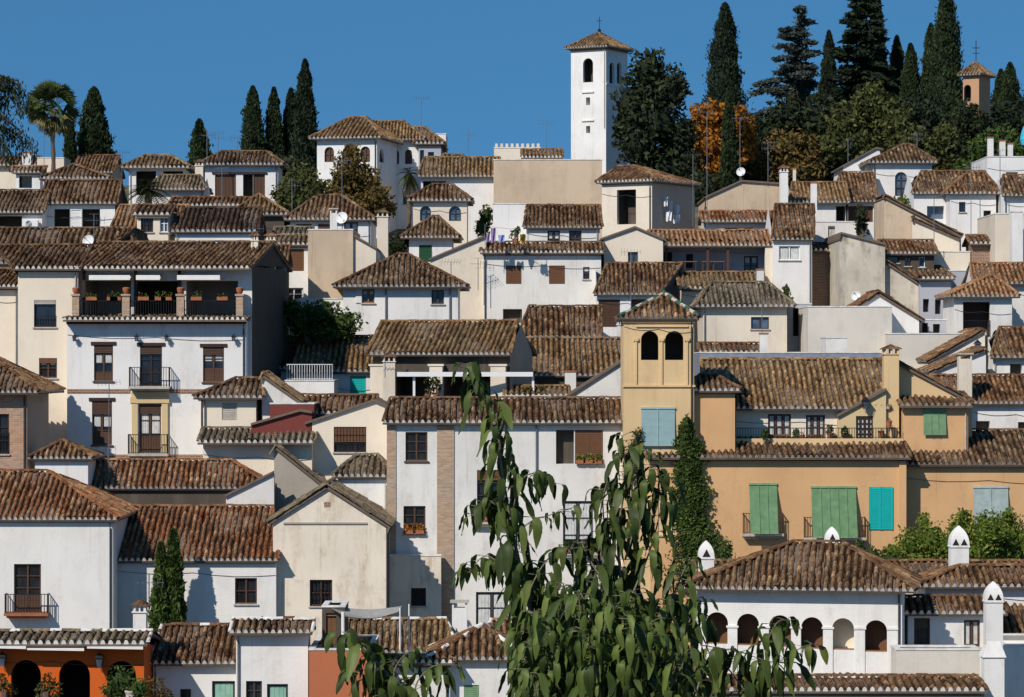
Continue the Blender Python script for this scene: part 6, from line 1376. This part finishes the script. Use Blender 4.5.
# retracted awnings on the restaurant
root = empty('awning', P(70, 648, 117.3)); tag(root, 'folded white awning above the orange restaurant arches', 'awning'); 
for x0, x1, y0 in ((-20, 26, 646), (27, 84, 648), (87, 143, 646.5)):
    mb = MB(); mb.hexa([P(x0, y0+2, 117.3), P(x1, y0+3, 117.3), P(x1, y0+3, 117.7), P(x0, y0+2, 117.7), P(x0, y0, 117.3), P(x1, y0, 117.3), P(x1, y0, 117.7), P(x0, y0, 117.7)]); mb.build('folded_cloth', 'canvas', root)
def lantern(label, x, y, Y, s=1.0, group='wall lanterns'):
    c = P(x, y, Y); root = empty('wall_lantern', c); tag(root, label, 'lantern', group); mb = MB(); h = .22*s; w = .12*s
    for i in (-1, 1):
        for j in (-1, 1): mb.tube([c+Vector((i*w*.6, j*w*.6-.2, -h)), c+Vector((i*w, j*w-.2, h*.4))], .012, 4)
    top = [c+Vector((i*w*1.2, j*w*1.2-.2, h*.4)) for i, j in ((-1, -1), (1, -1), (1, 1), (-1, 1))]; ap = c+Vector((0, -.2, h*1.1))
    for i in range(4): mb.face([top[i], top[(i+1) % 4], ap])
    mb.tube([ap, c+Vector((0, 0, h*1.3))], .015, 4); mb.build('lantern_frame', 'iron', root)
    g = MB(); g.hexa([c+Vector((i*w*.5, j*w*.5-.2, -h*.9)) for i, j in ((-1, -1), (1, -1), (1, 1), (-1, 1))]+[c+Vector((i*w*.85, j*w*.85-.2, h*.38)) for i, j in ((-1, -1), (1, -1), (1, 1), (-1, 1))]); g.build('lantern_glass', 'glassblue', root)
lantern('dark lantern between the middle and right restaurant arches', 100, 660, 117.9, 1.3); lantern('dark lantern left of the leftmost full restaurant arch', 3, 659, 117.9, 1.3)
lantern('black lantern on the cream dormer gable', 865, 403, 147.2, 1.4); lantern('black lantern on the cream gable under the steep roof', 977, 346, 165.2, 1.5)
for x, lb in ((75, 'bracket lantern at the left end of the balcony house eave'), (137, 'bracket lantern left of the upper balcony door'), (167, 'bracket lantern right of the upper balcony door'), (234, 'bracket lantern at the right end of the balcony house eave')): lantern(lb, x, 338, 154.95, .8)
# terrace of the ochre house: pots
for i, (x, y, m_, lb) in enumerate(((764, 434, 'l_mid', 'bushy pot left of the first curtained door'), (797, 434, 'l_mid', 'dark leafy pot between the two curtained doors'), (802, 432, 'l_olive', 'taller leafy pot beside the second curtained door'), (830, 430, 'l_olive', 'pot plant in the terrace corner by the cream dormer'), (881, 428, 'l_mid', 'spiky pot plant at the foot of the ochre chimney'), (845, 432, 'l_mid', 'leafy pot left of the glazed terrace door'), (889, 418, 'l_brownish', 'climbing pot plants on the ochre chimney wall'))):
    broad(lb, [(x, y, 3.4, 5)], 147.05, m_, size=.08, name='potted_plant', cat='plant', core=False, dens=1.6, group='pot plants on the ochre terrace')
# terrace furniture on the blue shaded porch
for i, x in enumerate((676, 690, 708, 718)):
    Y = 184.7+.1*i; c = P(x, 273.5, Y); root = empty('terrace_table', c); tag(root, ('wooden table at the left end of the blue porch', 'second wooden table on the blue porch', 'wooden table in the middle of the blue porch', 'rightmost wooden table near the porch post')[i], 'table', 'tables on the blue porch')
    mb = MB(); mb.box((c.x-.4, Y-.35, c.z+.7), (c.x+.4, Y+.35, c.z+.75)); mb.build('table_top', 'woodlight', root)
    for a_ in (-.33, .33):
        for b_2 in (-.28, .28): mb = MB(); mb.box((c.x+a_-.03, Y+b_2-.03, c.z-.4), (c.x+a_+.03, Y+b_2+.03, c.z+.7)); mb.build('leg', 'wood', root)
# closed blue parasol at the top right
root = empty('parasol', P(1026, 160, 210)); tag(root, 'closed bright blue parasol at the upper right edge', 'parasol'); mb = MB(); c = P(1026, 158, 210); mb.lathe(c, [(.32, .9), (.42, 1.3), (.3, 1.9), (.1, 2.35), (.02, 2.5)], 10); mb.build('canopy', 'umbrellablue', root); mb = MB(); mb.tube([c-Vector((0, 0, .5)), c+Vector((0, 0, 1.2))], .03, 6); mb.build('pole', 'whitepaint', root)
# stone jar
mb = MB(); c = P(131, 697, 116.2); mb.lathe(c, [(.12, -.4), (.2, -.1), (.2, .1), (.25, .2), (.25, .25), (.17, .25), (.15, 0)], 14); o = single('garden_jar', mb, 'stone', c); tag(o, 'pale round stone jar among the clipped bushes', 'jar')
